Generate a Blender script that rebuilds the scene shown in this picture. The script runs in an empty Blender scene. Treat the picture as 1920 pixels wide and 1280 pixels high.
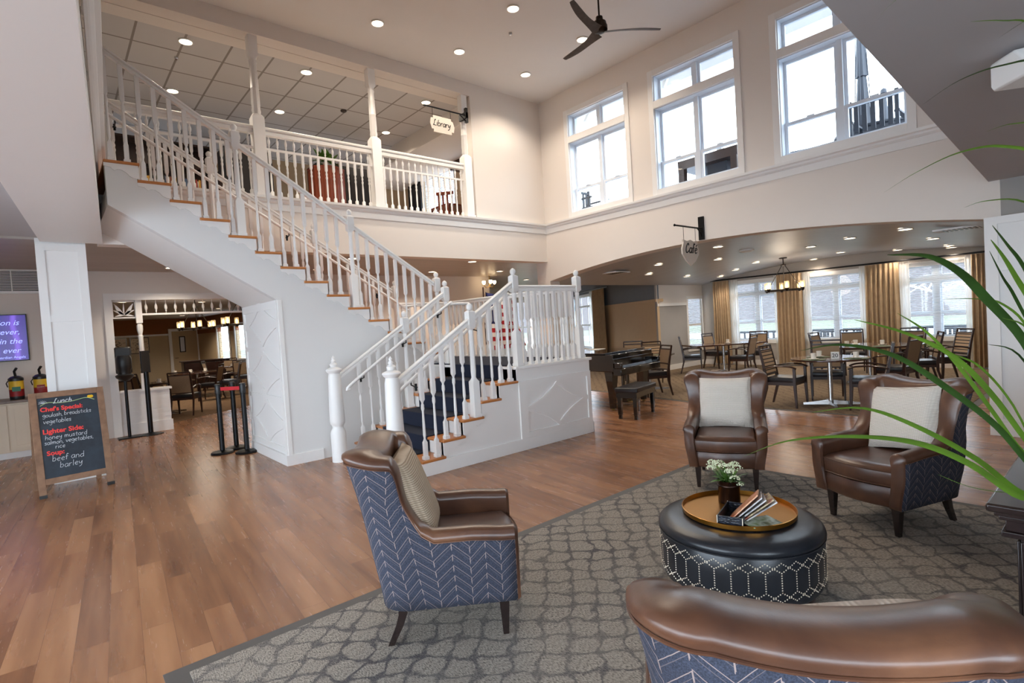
import bpy, bmesh, math, random
from mathutils import Vector, Matrix
random.seed(7)
S = bpy.context.scene
COL = S.collection
PI = math.pi
# ------------------------------------------------------------------ camera
cam = bpy.data.cameras.new('camera'); camo = bpy.data.objects.new('camera', cam); COL.objects.link(camo)
YAW, PIT, ROL = 0.8602, -0.032, -0.0614
cy, sy, cp, sp = math.cos(YAW), math.sin(YAW), math.cos(PIT), math.sin(PIT)
Fv = Vector((cy*cp, sy*cp, sp)); r0 = Vector((sy, -cy, 0)); u0 = r0.cross(Fv)
cr, sr = math.cos(ROL), math.sin(ROL)
Rv = cr*r0+sr*u0; Uv = -sr*r0+cr*u0
m = Matrix((Rv, Uv, -Fv)).transposed().to_4x4(); m.translation = (0, 0, 1.6)
camo.matrix_world = m
cam.sensor_width = 36; cam.lens = 1006.5/1920*36; cam.clip_start = 0.02; cam.clip_end = 500
S.camera = camo
# ------------------------------------------------------------------ light, exposure
S.view_settings.view_transform = 'Standard'; S.view_settings.look = 'None'
S.view_settings.gamma = 1.0; S.view_settings.exposure = 0.7
W = bpy.data.worlds.new('overcast_sky'); S.world = W; W.use_nodes = True
bg = W.node_tree.nodes['Background']; bg.inputs[0].default_value = (0.74, 0.87, 1.0, 1); bg.inputs[1].default_value = 6.0
S.cycles.use_denoising = True
S.cycles.max_bounces = 8; S.cycles.diffuse_bounces = 5; S.cycles.glossy_bounces = 3
S.cycles.transmission_bounces = 6; S.cycles.transparent_max_bounces = 12
S.cycles.sample_clamp_indirect = 6.0; S.cycles.caustics_reflective = False; S.cycles.caustics_refractive = False
def portal(name, loc, size, normal):
    l = bpy.data.lights.new(name, 'AREA'); l.shape = 'RECTANGLE'; l.size, l.size_y = size
    l.cycles.is_portal = True
    o = bpy.data.objects.new(name, l); COL.objects.link(o); o.location = loc
    o.rotation_euler = Vector(normal).to_track_quat('-Z', 'Z').to_euler()
for y, w in ((6.95, 1.64), (4.83, 1.7), (2.63, 1.75)):
    portal('clerestory_portal', (8.92, y, 4.87), (w, 2.2), (-1, 0, 0))
for y in (7.1, 5.03, 2.97):
    portal('cafe_window_portal', (15.62, y, 1.57), (1.4, 1.8), (-1, 0, 0))
portal('rear_window_portal', (-.5, -2.65, 1.5), (3.6, 2.6), (0, 1, 0))
portal('left_window_portal', (-2.75, 2.6, 1.5), (9.6, 2.7), (1, 0, 0))
WARM = (1.0, 0.86, 0.70)
# ------------------------------------------------------------------ node helpers
M = {}
def newmat(name):
    m = bpy.data.materials.new(name); m.use_nodes = True
    nt = m.node_tree; b = nt.nodes['Principled BSDF']
    M[name] = m
    return m, nt, b
def N(nt, t, **kw):
    n = nt.nodes.new(t)
    for k, v in kw.items():
        if k in n.inputs.keys() if hasattr(n.inputs, 'keys') else False: n.inputs[k].default_value = v
        else: setattr(n, k, v)
    return n
def L(nt, a, b): nt.links.new(a, b)
def math_(nt, op, a, b=None, clamp=False, c=None):
    n = nt.nodes.new('ShaderNodeMath'); n.operation = op; n.use_clamp = clamp
    for i, x in enumerate((a, b, c)):
        if x is None: continue
        if isinstance(x, (int, float)): n.inputs[i].default_value = x
        else: L(nt, x, n.inputs[i])
    return n.outputs[0]
def mixc(nt, fac, a, b, blend='MIX'):
    n = nt.nodes.new('ShaderNodeMix'); n.data_type = 'RGBA'; n.blend_type = blend
    for i, x in ((0, fac), (6, a), (7, b)):
        if isinstance(x, (int, float)): n.inputs[i].default_value = x
        elif isinstance(x, tuple): n.inputs[i].default_value = (*x, 1) if len(x) == 3 else x
        else: L(nt, x, n.inputs[i])
    return n.outputs[2]
def srgb(r, g, b):
    f = lambda c: (c/255/12.92) if c/255 <= .04045 else ((c/255+.055)/1.055)**2.4
    return (f(r), f(g), f(b))
def coords(nt, kind='Object', scale=(1, 1, 1), rot=(0, 0, 0)):
    if kind == 'World':
        g = nt.nodes.new('ShaderNodeNewGeometry'); out = g.outputs['Position']
    else:
        g = nt.nodes.new('ShaderNodeTexCoord'); out = g.outputs[kind]
    mp = nt.nodes.new('ShaderNodeMapping'); mp.inputs['Scale'].default_value = scale; mp.inputs['Rotation'].default_value = rot
    L(nt, out, mp.inputs['Vector']); return mp.outputs[0]
def noise(nt, vec, scale, detail=3, rough=.5, dist=0):
    n = nt.nodes.new('ShaderNodeTexNoise'); n.inputs['Scale'].default_value = scale; n.inputs['Detail'].default_value = detail
    n.inputs['Roughness'].default_value = rough; n.inputs['Distortion'].default_value = dist
    L(nt, vec, n.inputs['Vector']); return n.outputs[0]
def ramp(nt, fac, stops):
    n = nt.nodes.new('ShaderNodeValToRGB'); cr_ = n.color_ramp
    while len(cr_.elements) < len(stops): cr_.elements.new(.5)
    for e, (p, c) in zip(cr_.elements, stops):
        e.position = p; e.color = (*c, 1) if len(c) == 3 else c
    L(nt, fac, n.inputs[0]); return n.outputs[0]
def bump(nt, b, h, strength=.2, dist=.01):
    n = nt.nodes.new('ShaderNodeBump'); n.inputs['Strength'].default_value = strength; n.inputs['Distance'].default_value = dist
    L(nt, h, n.inputs['Height']); L(nt, n.outputs[0], b.inputs['Normal'])
def mat(name, col, rough=.5, metal=0, var=.06, vscale=6, bmp=0, bscale=200, emit=None, estr=0, coat=0, spec=None):
    m_, nt, b = newmat(name)
    v = coords(nt)
    n = noise(nt, v, vscale, 3)
    c2 = tuple(max(0, x*(1-var*2)) for x in col); c1 = tuple(min(1, x*(1+var)) for x in col)
    L(nt, mixc(nt, n, c2, c1), b.inputs['Base Color'])
    b.inputs['Roughness'].default_value = rough; b.inputs['Metallic'].default_value = metal
    if coat: b.inputs['Coat Weight'].default_value = coat; b.inputs['Coat Roughness'].default_value = .08
    if spec is not None: b.inputs['Specular IOR Level'].default_value = spec
    if bmp: bump(nt, b, noise(nt, v, bscale, 2), bmp, .002)
    if emit: b.inputs['Emission Color'].default_value = (*emit, 1); b.inputs['Emission Strength'].default_value = estr
    return m_
# paints
mat('wall_paint', srgb(228, 220, 212), .85, var=.01, vscale=2, bmp=.05, bscale=300)
mat('white_paint', srgb(236, 234, 231), .45, var=.008, vscale=2)
mat('stair_wall_paint', srgb(224, 223, 221), .8, var=.01, vscale=2)
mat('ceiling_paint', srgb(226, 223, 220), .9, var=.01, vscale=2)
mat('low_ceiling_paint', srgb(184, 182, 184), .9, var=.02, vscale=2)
mat('greige_wall', srgb(176, 168, 160), .85, var=.02)
mat('grey_wall', srgb(160, 156, 152), .85, var=.02)
mat('beige_wall', srgb(206, 180, 146), .85, var=.03, bmp=.1, bscale=120)
mat('blue_wall', srgb(120, 128, 138), .85, var=.03)
mat('tan_wall', srgb(190, 168, 134), .85, var=.02)
mat('rust_wall', srgb(138, 84, 46), .85, var=.05)
mat('window_vinyl', srgb(225, 232, 240), .35, var=.005)
mat('black_metal', (.012, .012, .013), .35, .6, var=.1)
mat('bronze_metal', (.03, .022, .017), .4, .8, var=.1)
mat('brass', (.55, .38, .14), .3, 1, var=.1)
mat('chrome', (.6, .6, .6), .22, 1, var=.05)
mat('black_plastic', (.012, .012, .012), .4, var=.1)
mat('dark_wood', srgb(50, 28, 21), .28, var=.25, vscale=20, coat=.3)
mat('espresso_wood', srgb(40, 29, 27), .22, var=.25, vscale=14, coat=.4)
mat('piano_black', (.004, .004, .005), .06, var=.05, coat=1)
mat('black_vinyl', (.014, .013, .016), .33, var=.1, bmp=.1, bscale=300)
mat('cup_white', srgb(238, 232, 222), .25, var=.01)
mat('red_belt', srgb(205, 15, 35), .6, var=.1)
mat('gold_metal', srgb(178, 122, 48), .28, .9, var=.05)
mat('vase_metal', srgb(62, 46, 38), .25, .8, var=.3, vscale=25)
mat('bounce_pale', srgb(225, 228, 232), .9, var=.02)  # very pale, only for the added ground that bounces daylight indoors
mat('nail_metal', srgb(240, 226, 204), .35, .4, var=.1)
mat('oak_tread', srgb(190, 122, 66), .35, var=.14, vscale=18)
mat('navy_carpet', srgb(22, 30, 52), .95, var=.5, vscale=260)
mat('green_leaf', srgb(92, 128, 36), .45, var=.35, vscale=5)
mat('dark_leaf', srgb(44, 74, 24), .45, var=.35, vscale=5)
mat('herb_leaf', srgb(80, 120, 40), .5, var=.4, vscale=30)
mat('flower_white', srgb(226, 232, 196), .6, var=.15, vscale=90)
mat('sheer_base', srgb(240, 236, 228), .8, var=.02)
mat('curtain_fabric', srgb(182, 156, 124), .85, var=.12, vscale=10, bmp=.3, bscale=400)
mat('counter_paint', srgb(228, 212, 188), .5, var=.02)
mat('counter_top', srgb(128, 106, 90), .4, var=.3, vscale=14)
mat('table_top_wood', srgb(72, 44, 34), .16, var=.25, vscale=10, coat=.5)
mat('green_mat', srgb(92, 104, 74), .6, var=.1)
mat('paper_white', srgb(235, 233, 226), .6, var=.02)
mat('grass', srgb(78, 85, 64), .95, var=.2, vscale=1.5)
mat('road_pale', srgb(140, 139, 138), .9, var=.05)
mat('deck_grey', srgb(120, 124, 132), .7, var=.1)
mat('slate_blue', srgb(34, 42, 54), .6, var=.15)
mat('red_brick', srgb(176, 110, 92), .9, var=.2, vscale=30)
mat('red_flag', srgb(170, 22, 34), .75, var=.1); mat('white_flag', srgb(232, 228, 224), .75, var=.03); mat('blue_flag', srgb(24, 30, 84), .75, var=.1)
mat('cherry_wood', srgb(120, 52, 26), .35, var=.2, vscale=12)
mat('black_leather', (.016, .018, .023), .3, var=.2, vscale=12, bmp=.25, bscale=220)
mat('red_label', srgb(150, 24, 26), .5, var=.05); mat('yellow_label', srgb(232, 190, 48), .5, var=.05)
mat('teal_label', srgb(30, 110, 80), .5)
mat('sign_cream', srgb(214, 204, 192), .6, var=.02)
mat('ink_black', (.01, .01, .01), .6)
mat('chalk_white', srgb(206, 212, 216), .9, var=.1, vscale=200, emit=srgb(206, 212, 216), estr=0)
mat('chalk_red', srgb(240, 76, 72), .9, var=.05); mat('chalk_green', srgb(190, 214, 150), .9); mat('chalk_yellow', srgb(240, 190, 40), .9)
mat('border_vinyl', srgb(92, 88, 84), .6, var=.04)
mat('terracotta', srgb(70, 60, 54), .7, var=.15)
mat('soil', (.03, .02, .015), .95)
for i, c in enumerate([(150, 40, 30), (200, 150, 60), (60, 80, 110), (190, 180, 160), (40, 40, 44), (110, 60, 40), (180, 90, 40), (70, 100, 70)]):
    mat('book_cover_%s' % 'abcdefgh'[i], srgb(*c), .6, var=.1)
def emis(name, col, st):
    m_, nt, b = newmat(name); b.inputs['Base Color'].default_value = (*col, 1)
    b.inputs['Emission Color'].default_value = (*col, 1); b.inputs['Emission Strength'].default_value = st
emis('lamp_glow', (1, .84, .62), 7.0); emis('bulb_glow', (1, .76, .46), 6.0)
emis('screen_text', srgb(150, 160, 255), 1.0)
# screen
m_, nt, b = newmat('purple_screen'); v = coords(nt, 'Object', (3, 3, 3))
w = nt.nodes.new('ShaderNodeTexWave'); w.inputs['Scale'].default_value = .35; w.inputs['Distortion'].default_value = 3; L(nt, v, w.inputs[0])
c = ramp(nt, w.outputs[1], [(0, srgb(44, 14, 120)), (.8, srgb(60, 22, 140)), (1, srgb(110, 70, 200))])
L(nt, c, b.inputs['Emission Color']); b.inputs['Emission Strength'].default_value = .75; b.inputs['Base Color'].default_value = (.01, .005, .03, 1); b.inputs['Roughness'].default_value = .25
# glass
m_, nt, b = newmat('window_glass'); b.inputs['Transmission Weight'].default_value = 1; b.inputs['Roughness'].default_value = 0
lp = nt.nodes.new('ShaderNodeBsdfTransparent'); gl = nt.nodes.new('ShaderNodeBsdfGlossy'); gl.inputs['Roughness'].default_value = .02
mx = nt.nodes.new('ShaderNodeMixShader'); mx.inputs[0].default_value = .04
L(nt, lp.outputs[0], mx.inputs[1]); L(nt, gl.outputs[0], mx.inputs[2])
L(nt, mx.outputs[0], nt.nodes['Material Output'].inputs[0])
m_, nt, b = newmat('shade_glass')
t_ = nt.nodes.new('ShaderNodeBsdfTransparent'); t_.inputs[0].default_value = (1, .93, .82, 1); g_ = nt.nodes.new('ShaderNodeBsdfTranslucent'); g_.inputs[0].default_value = (1, .85, .6, 1)
mx = nt.nodes.new('ShaderNodeMixShader'); mx.inputs[0].default_value = .4
L(nt, t_.outputs[0], mx.inputs[1]); L(nt, g_.outputs[0], mx.inputs[2]); L(nt, mx.outputs[0], nt.nodes['Material Output'].inputs[0])
m_, nt, b = newmat('sheer_fabric')
t_ = nt.nodes.new('ShaderNodeBsdfTransparent'); g_ = nt.nodes.new('ShaderNodeBsdfTranslucent'); g_.inputs[0].default_value = (*srgb(240, 238, 232), 1)
d_ = nt.nodes.new('ShaderNodeBsdfDiffuse'); d_.inputs[0].default_value = (*srgb(240, 236, 228), 1)
m1 = nt.nodes.new('ShaderNodeMixShader'); m1.inputs[0].default_value = .5; L(nt, g_.outputs[0], m1.inputs[1]); L(nt, d_.outputs[0], m1.inputs[2])
m2 = nt.nodes.new('ShaderNodeMixShader'); m2.inputs[0].default_value = .75; L(nt, t_.outputs[0], m2.inputs[1]); L(nt, m1.outputs[0], m2.inputs[2])
L(nt, m2.outputs[0], nt.nodes['Material Output'].inputs[0])
mat('blind_slat', srgb(225, 232, 240), .6, var=.01)
# plank floor
m_, nt, b = newmat('plank_floor')
v = coords(nt, 'World', (1, 1, 1), (0, 0, PI/2+math.radians(4.5)))
br = nt.nodes.new('ShaderNodeTexBrick'); L(nt, v, br.inputs['Vector'])
br.offset = .37; br.inputs['Scale'].default_value = 1; br.inputs['Brick Width'].default_value = 1.1; br.inputs['Row Height'].default_value = .15
br.inputs['Mortar Size'].default_value = .0012; br.inputs['Color1'].default_value = (0, 0, 0, 1); br.inputs['Color2'].default_value = (1, 1, 1, 1); br.inputs['Mortar'].default_value = (.5, .5, .5, 1)
vs0 = coords(nt, 'World', (1, 1, 1), (0, 0, math.radians(4.5))); mp_ = nt.nodes.new('ShaderNodeMapping'); mp_.inputs['Scale'].default_value = (8, .6, 1); L(nt, vs0, mp_.inputs[0]); vs = mp_.outputs[0]; vv = nt.nodes.new('ShaderNodeVectorMath'); vv.operation = 'MULTIPLY_ADD'
L(nt, br.outputs[0], vv.inputs[0]); vv.inputs[1].default_value = (7, 5, 9); L(nt, vs, vv.inputs[2])
g1 = noise(nt, vv.outputs[0], 1.3, 4, .5, .15); g2 = noise(nt, vv.outputs[0], 4.5, 3, .5, .1)
base = ramp(nt, g1, [(.25, srgb(100, 66, 46)), (.48, srgb(150, 104, 72)), (.7, srgb(182, 134, 96))])
fine = mixc(nt, math_(nt, 'MULTIPLY', g2, .2), base, srgb(108, 72, 54))
tint = mixc(nt, .42, fine, ramp(nt, br.outputs[0], [(0, srgb(118, 80, 58)), (.5, srgb(156, 110, 78)), (1, srgb(188, 140, 102))]))
seam = mixc(nt, math_(nt, 'MULTIPLY', br.outputs[1], .55), tint, srgb(80, 54, 42))
L(nt, seam, b.inputs['Base Color']); b.inputs['Roughness'].default_value = .3
L(nt, math_(nt, 'MULTIPLY_ADD', g2, .07, c=.23), b.inputs['Roughness'])
b.inputs['Specular IOR Level'].default_value = .45
# tile ceiling
m_, nt, b = newmat('ceiling_tile'); v = coords(nt, 'World')
br = nt.nodes.new('ShaderNodeTexBrick'); L(nt, v, br.inputs['Vector']); br.offset = 0
br.inputs['Brick Width'].default_value = .62; br.inputs['Row Height'].default_value = .75; br.inputs['Scale'].default_value = 1; br.inputs['Mortar Size'].default_value = .017
br.inputs['Color1'].default_value = (*srgb(206, 202, 200), 1); br.inputs['Color2'].default_value = (*srgb(200, 196, 194), 1); br.inputs['Mortar'].default_value = (*srgb(146, 138, 132), 1)
L(nt, br.outputs[0], b.inputs['Base Color']); b.inputs['Roughness'].default_value = .9
# plank ceiling (glossy boards)
m_, nt, b = newmat('board_ceiling'); v = coords(nt, 'World')
br = nt.nodes.new('ShaderNodeTexBrick'); L(nt, v, br.inputs['Vector']); br.offset = .3
br.inputs['Brick Width'].default_value = 3; br.inputs['Row Height'].default_value = .13; br.inputs['Scale'].default_value = 1; br.inputs['Mortar Size'].default_value = .004
br.inputs['Color1'].default_value = (*srgb(176, 166, 156), 1); br.inputs['Color2'].default_value = (*srgb(184, 174, 164), 1); br.inputs['Mortar'].default_value = (*srgb(140, 130, 120), 1)
L(nt, br.outputs[0], b.inputs['Base Color']); b.inputs['Roughness'].default_value = .38
m_, nt, b = newmat('cafe_ceiling'); v = coords(nt, 'World', (1, 1, 1), (0, 0, PI/2+math.radians(4.5)))
br = nt.nodes.new('ShaderNodeTexBrick'); L(nt, v, br.inputs['Vector']); br.offset = .3
br.inputs['Brick Width'].default_value = 4; br.inputs['Row Height'].default_value = .13; br.inputs['Scale'].default_value = 1; br.inputs['Mortar Size'].default_value = .003
br.inputs['Color1'].default_value = (*srgb(176, 172, 170), 1); br.inputs['Color2'].default_value = (*srgb(182, 178, 176), 1); br.inputs['Mortar'].default_value = (*srgb(160, 156, 154), 1)
L(nt, br.outputs[0], b.inputs['Base Color']); b.inputs['Roughness'].default_value = .4
# ogee carpet
def carpet(name, ca, cb, cl, P=.21, Q=.2, warm=0):
    m_, nt, b = newmat(name); v = coords(nt, 'World')
    wob = nt.nodes.new('ShaderNodeTexNoise'); wob.inputs['Scale'].default_value = 4.5; wob.inputs['Detail'].default_value = 3; L(nt, v, wob.inputs[0])
    ad = nt.nodes.new('ShaderNodeVectorMath'); ad.operation = 'MULTIPLY_ADD'; L(nt, wob.outputs[1], ad.inputs[0]); ad.inputs[1].default_value = (.2, .2, 0); L(nt, v, ad.inputs[2])
    sx = nt.nodes.new('ShaderNodeSeparateXYZ'); L(nt, ad.outputs[0], sx.inputs[0])
    fx = math_(nt, 'COSINE', math_(nt, 'MULTIPLY', sx.outputs[0], 2*PI/P)); fy = math_(nt, 'COSINE', math_(nt, 'MULTIPLY', sx.outputs[1], 2*PI/Q))
    s = math_(nt, 'ABSOLUTE', math_(nt, 'ADD', fx, fy))
    n2 = noise(nt, v, 9, 3, .7)
    k = math_(nt, 'SUBTRACT', 1.0, math_(nt, 'DIVIDE', s, math_(nt, 'MULTIPLY_ADD', n2, 1.1, c=-.02)), True)
    n3 = noise(nt, v, 55, 3, .7)
    line = math_(nt, 'MULTIPLY', math_(nt, 'MULTIPLY', k, math_(nt, 'MULTIPLY_ADD', n3, 2.6, c=-.45)), 1.5, True)
    vs2 = coords(nt, 'World', (190, 60, 1), (0, 0, .3)); sp_ = noise(nt, vs2, 1, 2, .6)
    spk = ramp(nt, sp_, [(.34, ca), (.62, cb)])
    big = noise(nt, v, 1.3, 2)
    body = mixc(nt, math_(nt, 'MULTIPLY_ADD', noise(nt, v, 6, 3, .7), 1.1, True, c=-.2), spk, tuple(x*.62 for x in cb))
    out = mixc(nt, math_(nt, 'MULTIPLY', line, math_(nt, 'MULTIPLY_ADD', big, 1.0, c=.08)), body, cl)
    out2 = mixc(nt, math_(nt, 'MULTIPLY', sp_, .25), out, ca)
    L(nt, out2, b.inputs['Base Color']); b.inputs['Roughness'].default_value = .95; b.inputs['Specular IOR Level'].default_value = .1
    bump(nt, b, sp_, .35, .006)
carpet('lobby_carpet', srgb(70, 67, 66), srgb(200, 190, 176), srgb(58, 59, 70))
carpet('cafe_carpet', srgb(84, 70, 58), srgb(164, 144, 120), srgb(84, 70, 60))
carpet('dining_carpet', srgb(88, 66, 48), srgb(152, 124, 96), srgb(88, 68, 54))
# leather
m_, nt, b = newmat('brown_leather'); v = coords(nt)
n1 = noise(nt, v, 3.5, 4, .6, .6)
L(nt, ramp(nt, n1, [(.3, srgb(66, 42, 32)), (.52, srgb(92, 60, 43)), (.75, srgb(122, 84, 60))]), b.inputs['Base Color']); b.inputs['Roughness'].default_value = .32
b.inputs['Coat Weight'].default_value = .25; b.inputs['Coat Roughness'].default_value = .3
bump(nt, b, noise(nt, v, 140, 3, .6), .12, .002)
# chevron fabric (uses UV in metres)
m_, nt, b = newmat('chevron_fabric')
tc = nt.nodes.new('ShaderNodeTexCoord'); sx = nt.nodes.new('ShaderNodeSeparateXYZ'); L(nt, tc.outputs['UV'], sx.inputs[0])
PER = .15
a = math_(nt, 'FRACT', math_(nt, 'DIVIDE', sx.outputs[0], PER))
tri = math_(nt, 'ABSOLUTE', math_(nt, 'SUBTRACT', a, .5))
cell = math_(nt, 'FLOOR', math_(nt, 'DIVIDE', sx.outputs[0], PER/2))
vv_ = math_(nt, 'SUBTRACT', sx.outputs[1], math_(nt, 'MULTIPLY', tri, .15))
vv2 = math_(nt, 'ADD', vv_, math_(nt, 'MULTIPLY', math_(nt, 'FRACT', math_(nt, 'MULTIPLY', cell, .37)), .012))
fr1 = math_(nt, 'FRACT', math_(nt, 'DIVIDE', vv2, .054))
d1 = math_(nt, 'ABSOLUTE', math_(nt, 'SUBTRACT', fr1, .5))
l1 = math_(nt, 'LESS_THAN', d1, .024)
fr3 = math_(nt, 'ABSOLUTE', math_(nt, 'SUBTRACT', math_(nt, 'FRACT', math_(nt, 'ADD', fr1, .28)), .5))
l3 = math_(nt, 'MULTIPLY', math_(nt, 'LESS_THAN', fr3, .02), .35)
fv = math_(nt, 'FRACT', math_(nt, 'DIVIDE', sx.outputs[0], PER/2))
dv = math_(nt, 'ABSOLUTE', math_(nt, 'SUBTRACT', fv, .5))
lv = math_(nt, 'GREATER_THAN', dv, .478)
gate = math_(nt, 'GREATER_THAN', math_(nt, 'FRACT', math_(nt, 'ADD', fr1, .5)), .45)
lv2 = math_(nt, 'MULTIPLY', lv, gate)
ln = math_(nt, 'MAXIMUM', math_(nt, 'MAXIMUM', l1, l3), lv2)
vo = coords(nt); wn = noise(nt, vo, 260, 2)
bc = ramp(nt, wn, [(.3, srgb(34, 38, 50)), (.7, srgb(62, 67, 84))])
L(nt, mixc(nt, math_(nt, 'MULTIPLY', ln, .75), bc, srgb(168, 148, 140)), b.inputs['Base Color'])
b.inputs['Roughness'].default_value = .9; bump(nt, b, wn, .15, .002)
# knit pillows
def knit(name, c1, c2, sc):
    m_, nt, b = newmat(name); v = coords(nt)
    w = nt.nodes.new('ShaderNodeTexWave'); w.bands_direction = 'Z'; w.inputs['Scale'].default_value = sc; w.inputs['Distortion'].default_value = .6; w.inputs['Detail'].default_value = 1; L(nt, v, w.inputs[0])
    w2 = nt.nodes.new('ShaderNodeTexWave'); w2.bands_direction = 'Y'; w2.inputs['Scale'].default_value = sc*.8; w2.inputs['Distortion'].default_value = .6; L(nt, v, w2.inputs[0])
    f = math_(nt, 'MULTIPLY', w.outputs[1], math_(nt, 'MULTIPLY_ADD', w2.outputs[1], .6, c=.4))
    L(nt, mixc(nt, f, c1, c2), b.inputs['Base Color']); b.inputs['Roughness'].default_value = .95
    bump(nt, b, f, .6, .006)
knit('knit_cream', srgb(206, 194, 182), srgb(236, 226, 214), 30)
knit('knit_tan', srgb(160, 140, 116), srgb(226, 208, 184), 30)
# woven chair fabric and slats
m_, nt, b = newmat('woven_tan'); v = coords(nt)
c = nt.nodes.new('ShaderNodeTexChecker'); c.inputs['Scale'].default_value = 90; L(nt, v, c.inputs[0])
c.inputs[1].default_value = (*srgb(158, 134, 106), 1); c.inputs[2].default_value = (*srgb(116, 94, 72), 1)
L(nt, mixc(nt, noise(nt, v, 30, 2), c.outputs[0], srgb(150, 126, 100)), b.inputs['Base Color']); b.inputs['Roughness'].default_value = .8
m_, nt, b = newmat('slat_tan'); v = coords(nt); sx = nt.nodes.new('ShaderNodeSeparateXYZ'); L(nt, v, sx.inputs[0])
st = math_(nt, 'LESS_THAN', math_(nt, 'FRACT', math_(nt, 'DIVIDE', sx.outputs[2], .058)), .3)
L(nt, mixc(nt, st, srgb(196, 166, 132), srgb(44, 30, 24)), b.inputs['Base Color']); b.inputs['Roughness'].default_value = .6
# chalkboard
m_, nt, b = newmat('chalkboard'); v = coords(nt); n1 = noise(nt, v, 3, 4, .7)
L(nt, ramp(nt, n1, [(.3, srgb(28, 34, 42)), (.8, srgb(52, 64, 76))]), b.inputs['Base Color']); b.inputs['Roughness'].default_value = .55
mat('rustic_wood', srgb(148, 112, 86), .7, var=.3, vscale=14)
# hillside
m_, nt, b = newmat('bare_woods'); v = coords(nt, 'World', (1, 1, .25)); n1 = noise(nt, v, 1.8, 6, .75)
L(nt, ramp(nt, n1, [(.3, srgb(54, 50, 50)), (.6, srgb(72, 67, 68)), (.8, srgb(88, 83, 84))]), b.inputs['Base Color']); b.inputs['Roughness'].default_value = 1
# croc leather
m_, nt, b = newmat('croc_black'); v = coords(nt, 'Object', (1, 1, 2)); vo_ = nt.nodes.new('ShaderNodeTexVoronoi'); vo_.inputs['Scale'].default_value = 60; L(nt, v, vo_.inputs[0])
L(nt, ramp(nt, vo_.outputs[0], [(.0, srgb(34, 42, 60)), (.7, srgb(10, 12, 18))]), b.inputs['Base Color']); b.inputs['Roughness'].default_value = .3; bump(nt, b, vo_.outputs[0], .4, .004)
# magazines
def mag(name, c1, c2, c3):
    m_, nt, b = newmat(name); v = coords(nt); n1 = noise(nt, v, 14, 2)
    L(nt, ramp(nt, n1, [(.35, c1), (.5, c2), (.65, c3)]), b.inputs['Base Color']); b.inputs['Roughness'].default_value = .3
mag('magazine_orange', srgb(196, 90, 50), srgb(230, 180, 140), srgb(180, 60, 40))
mag('magazine_white', srgb(220, 216, 212), srgb(190, 186, 186), srgb(120, 116, 120))
mag('magazine_green', srgb(120, 140, 84), srgb(196, 206, 190), srgb(90, 100, 60))
mag('magazine_red', srgb(150, 60, 50), srgb(206, 190, 150), srgb(110, 70, 60))
mag('picture_art', srgb(206, 180, 140), srgb(214, 190, 150), srgb(160, 130, 96))
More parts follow.
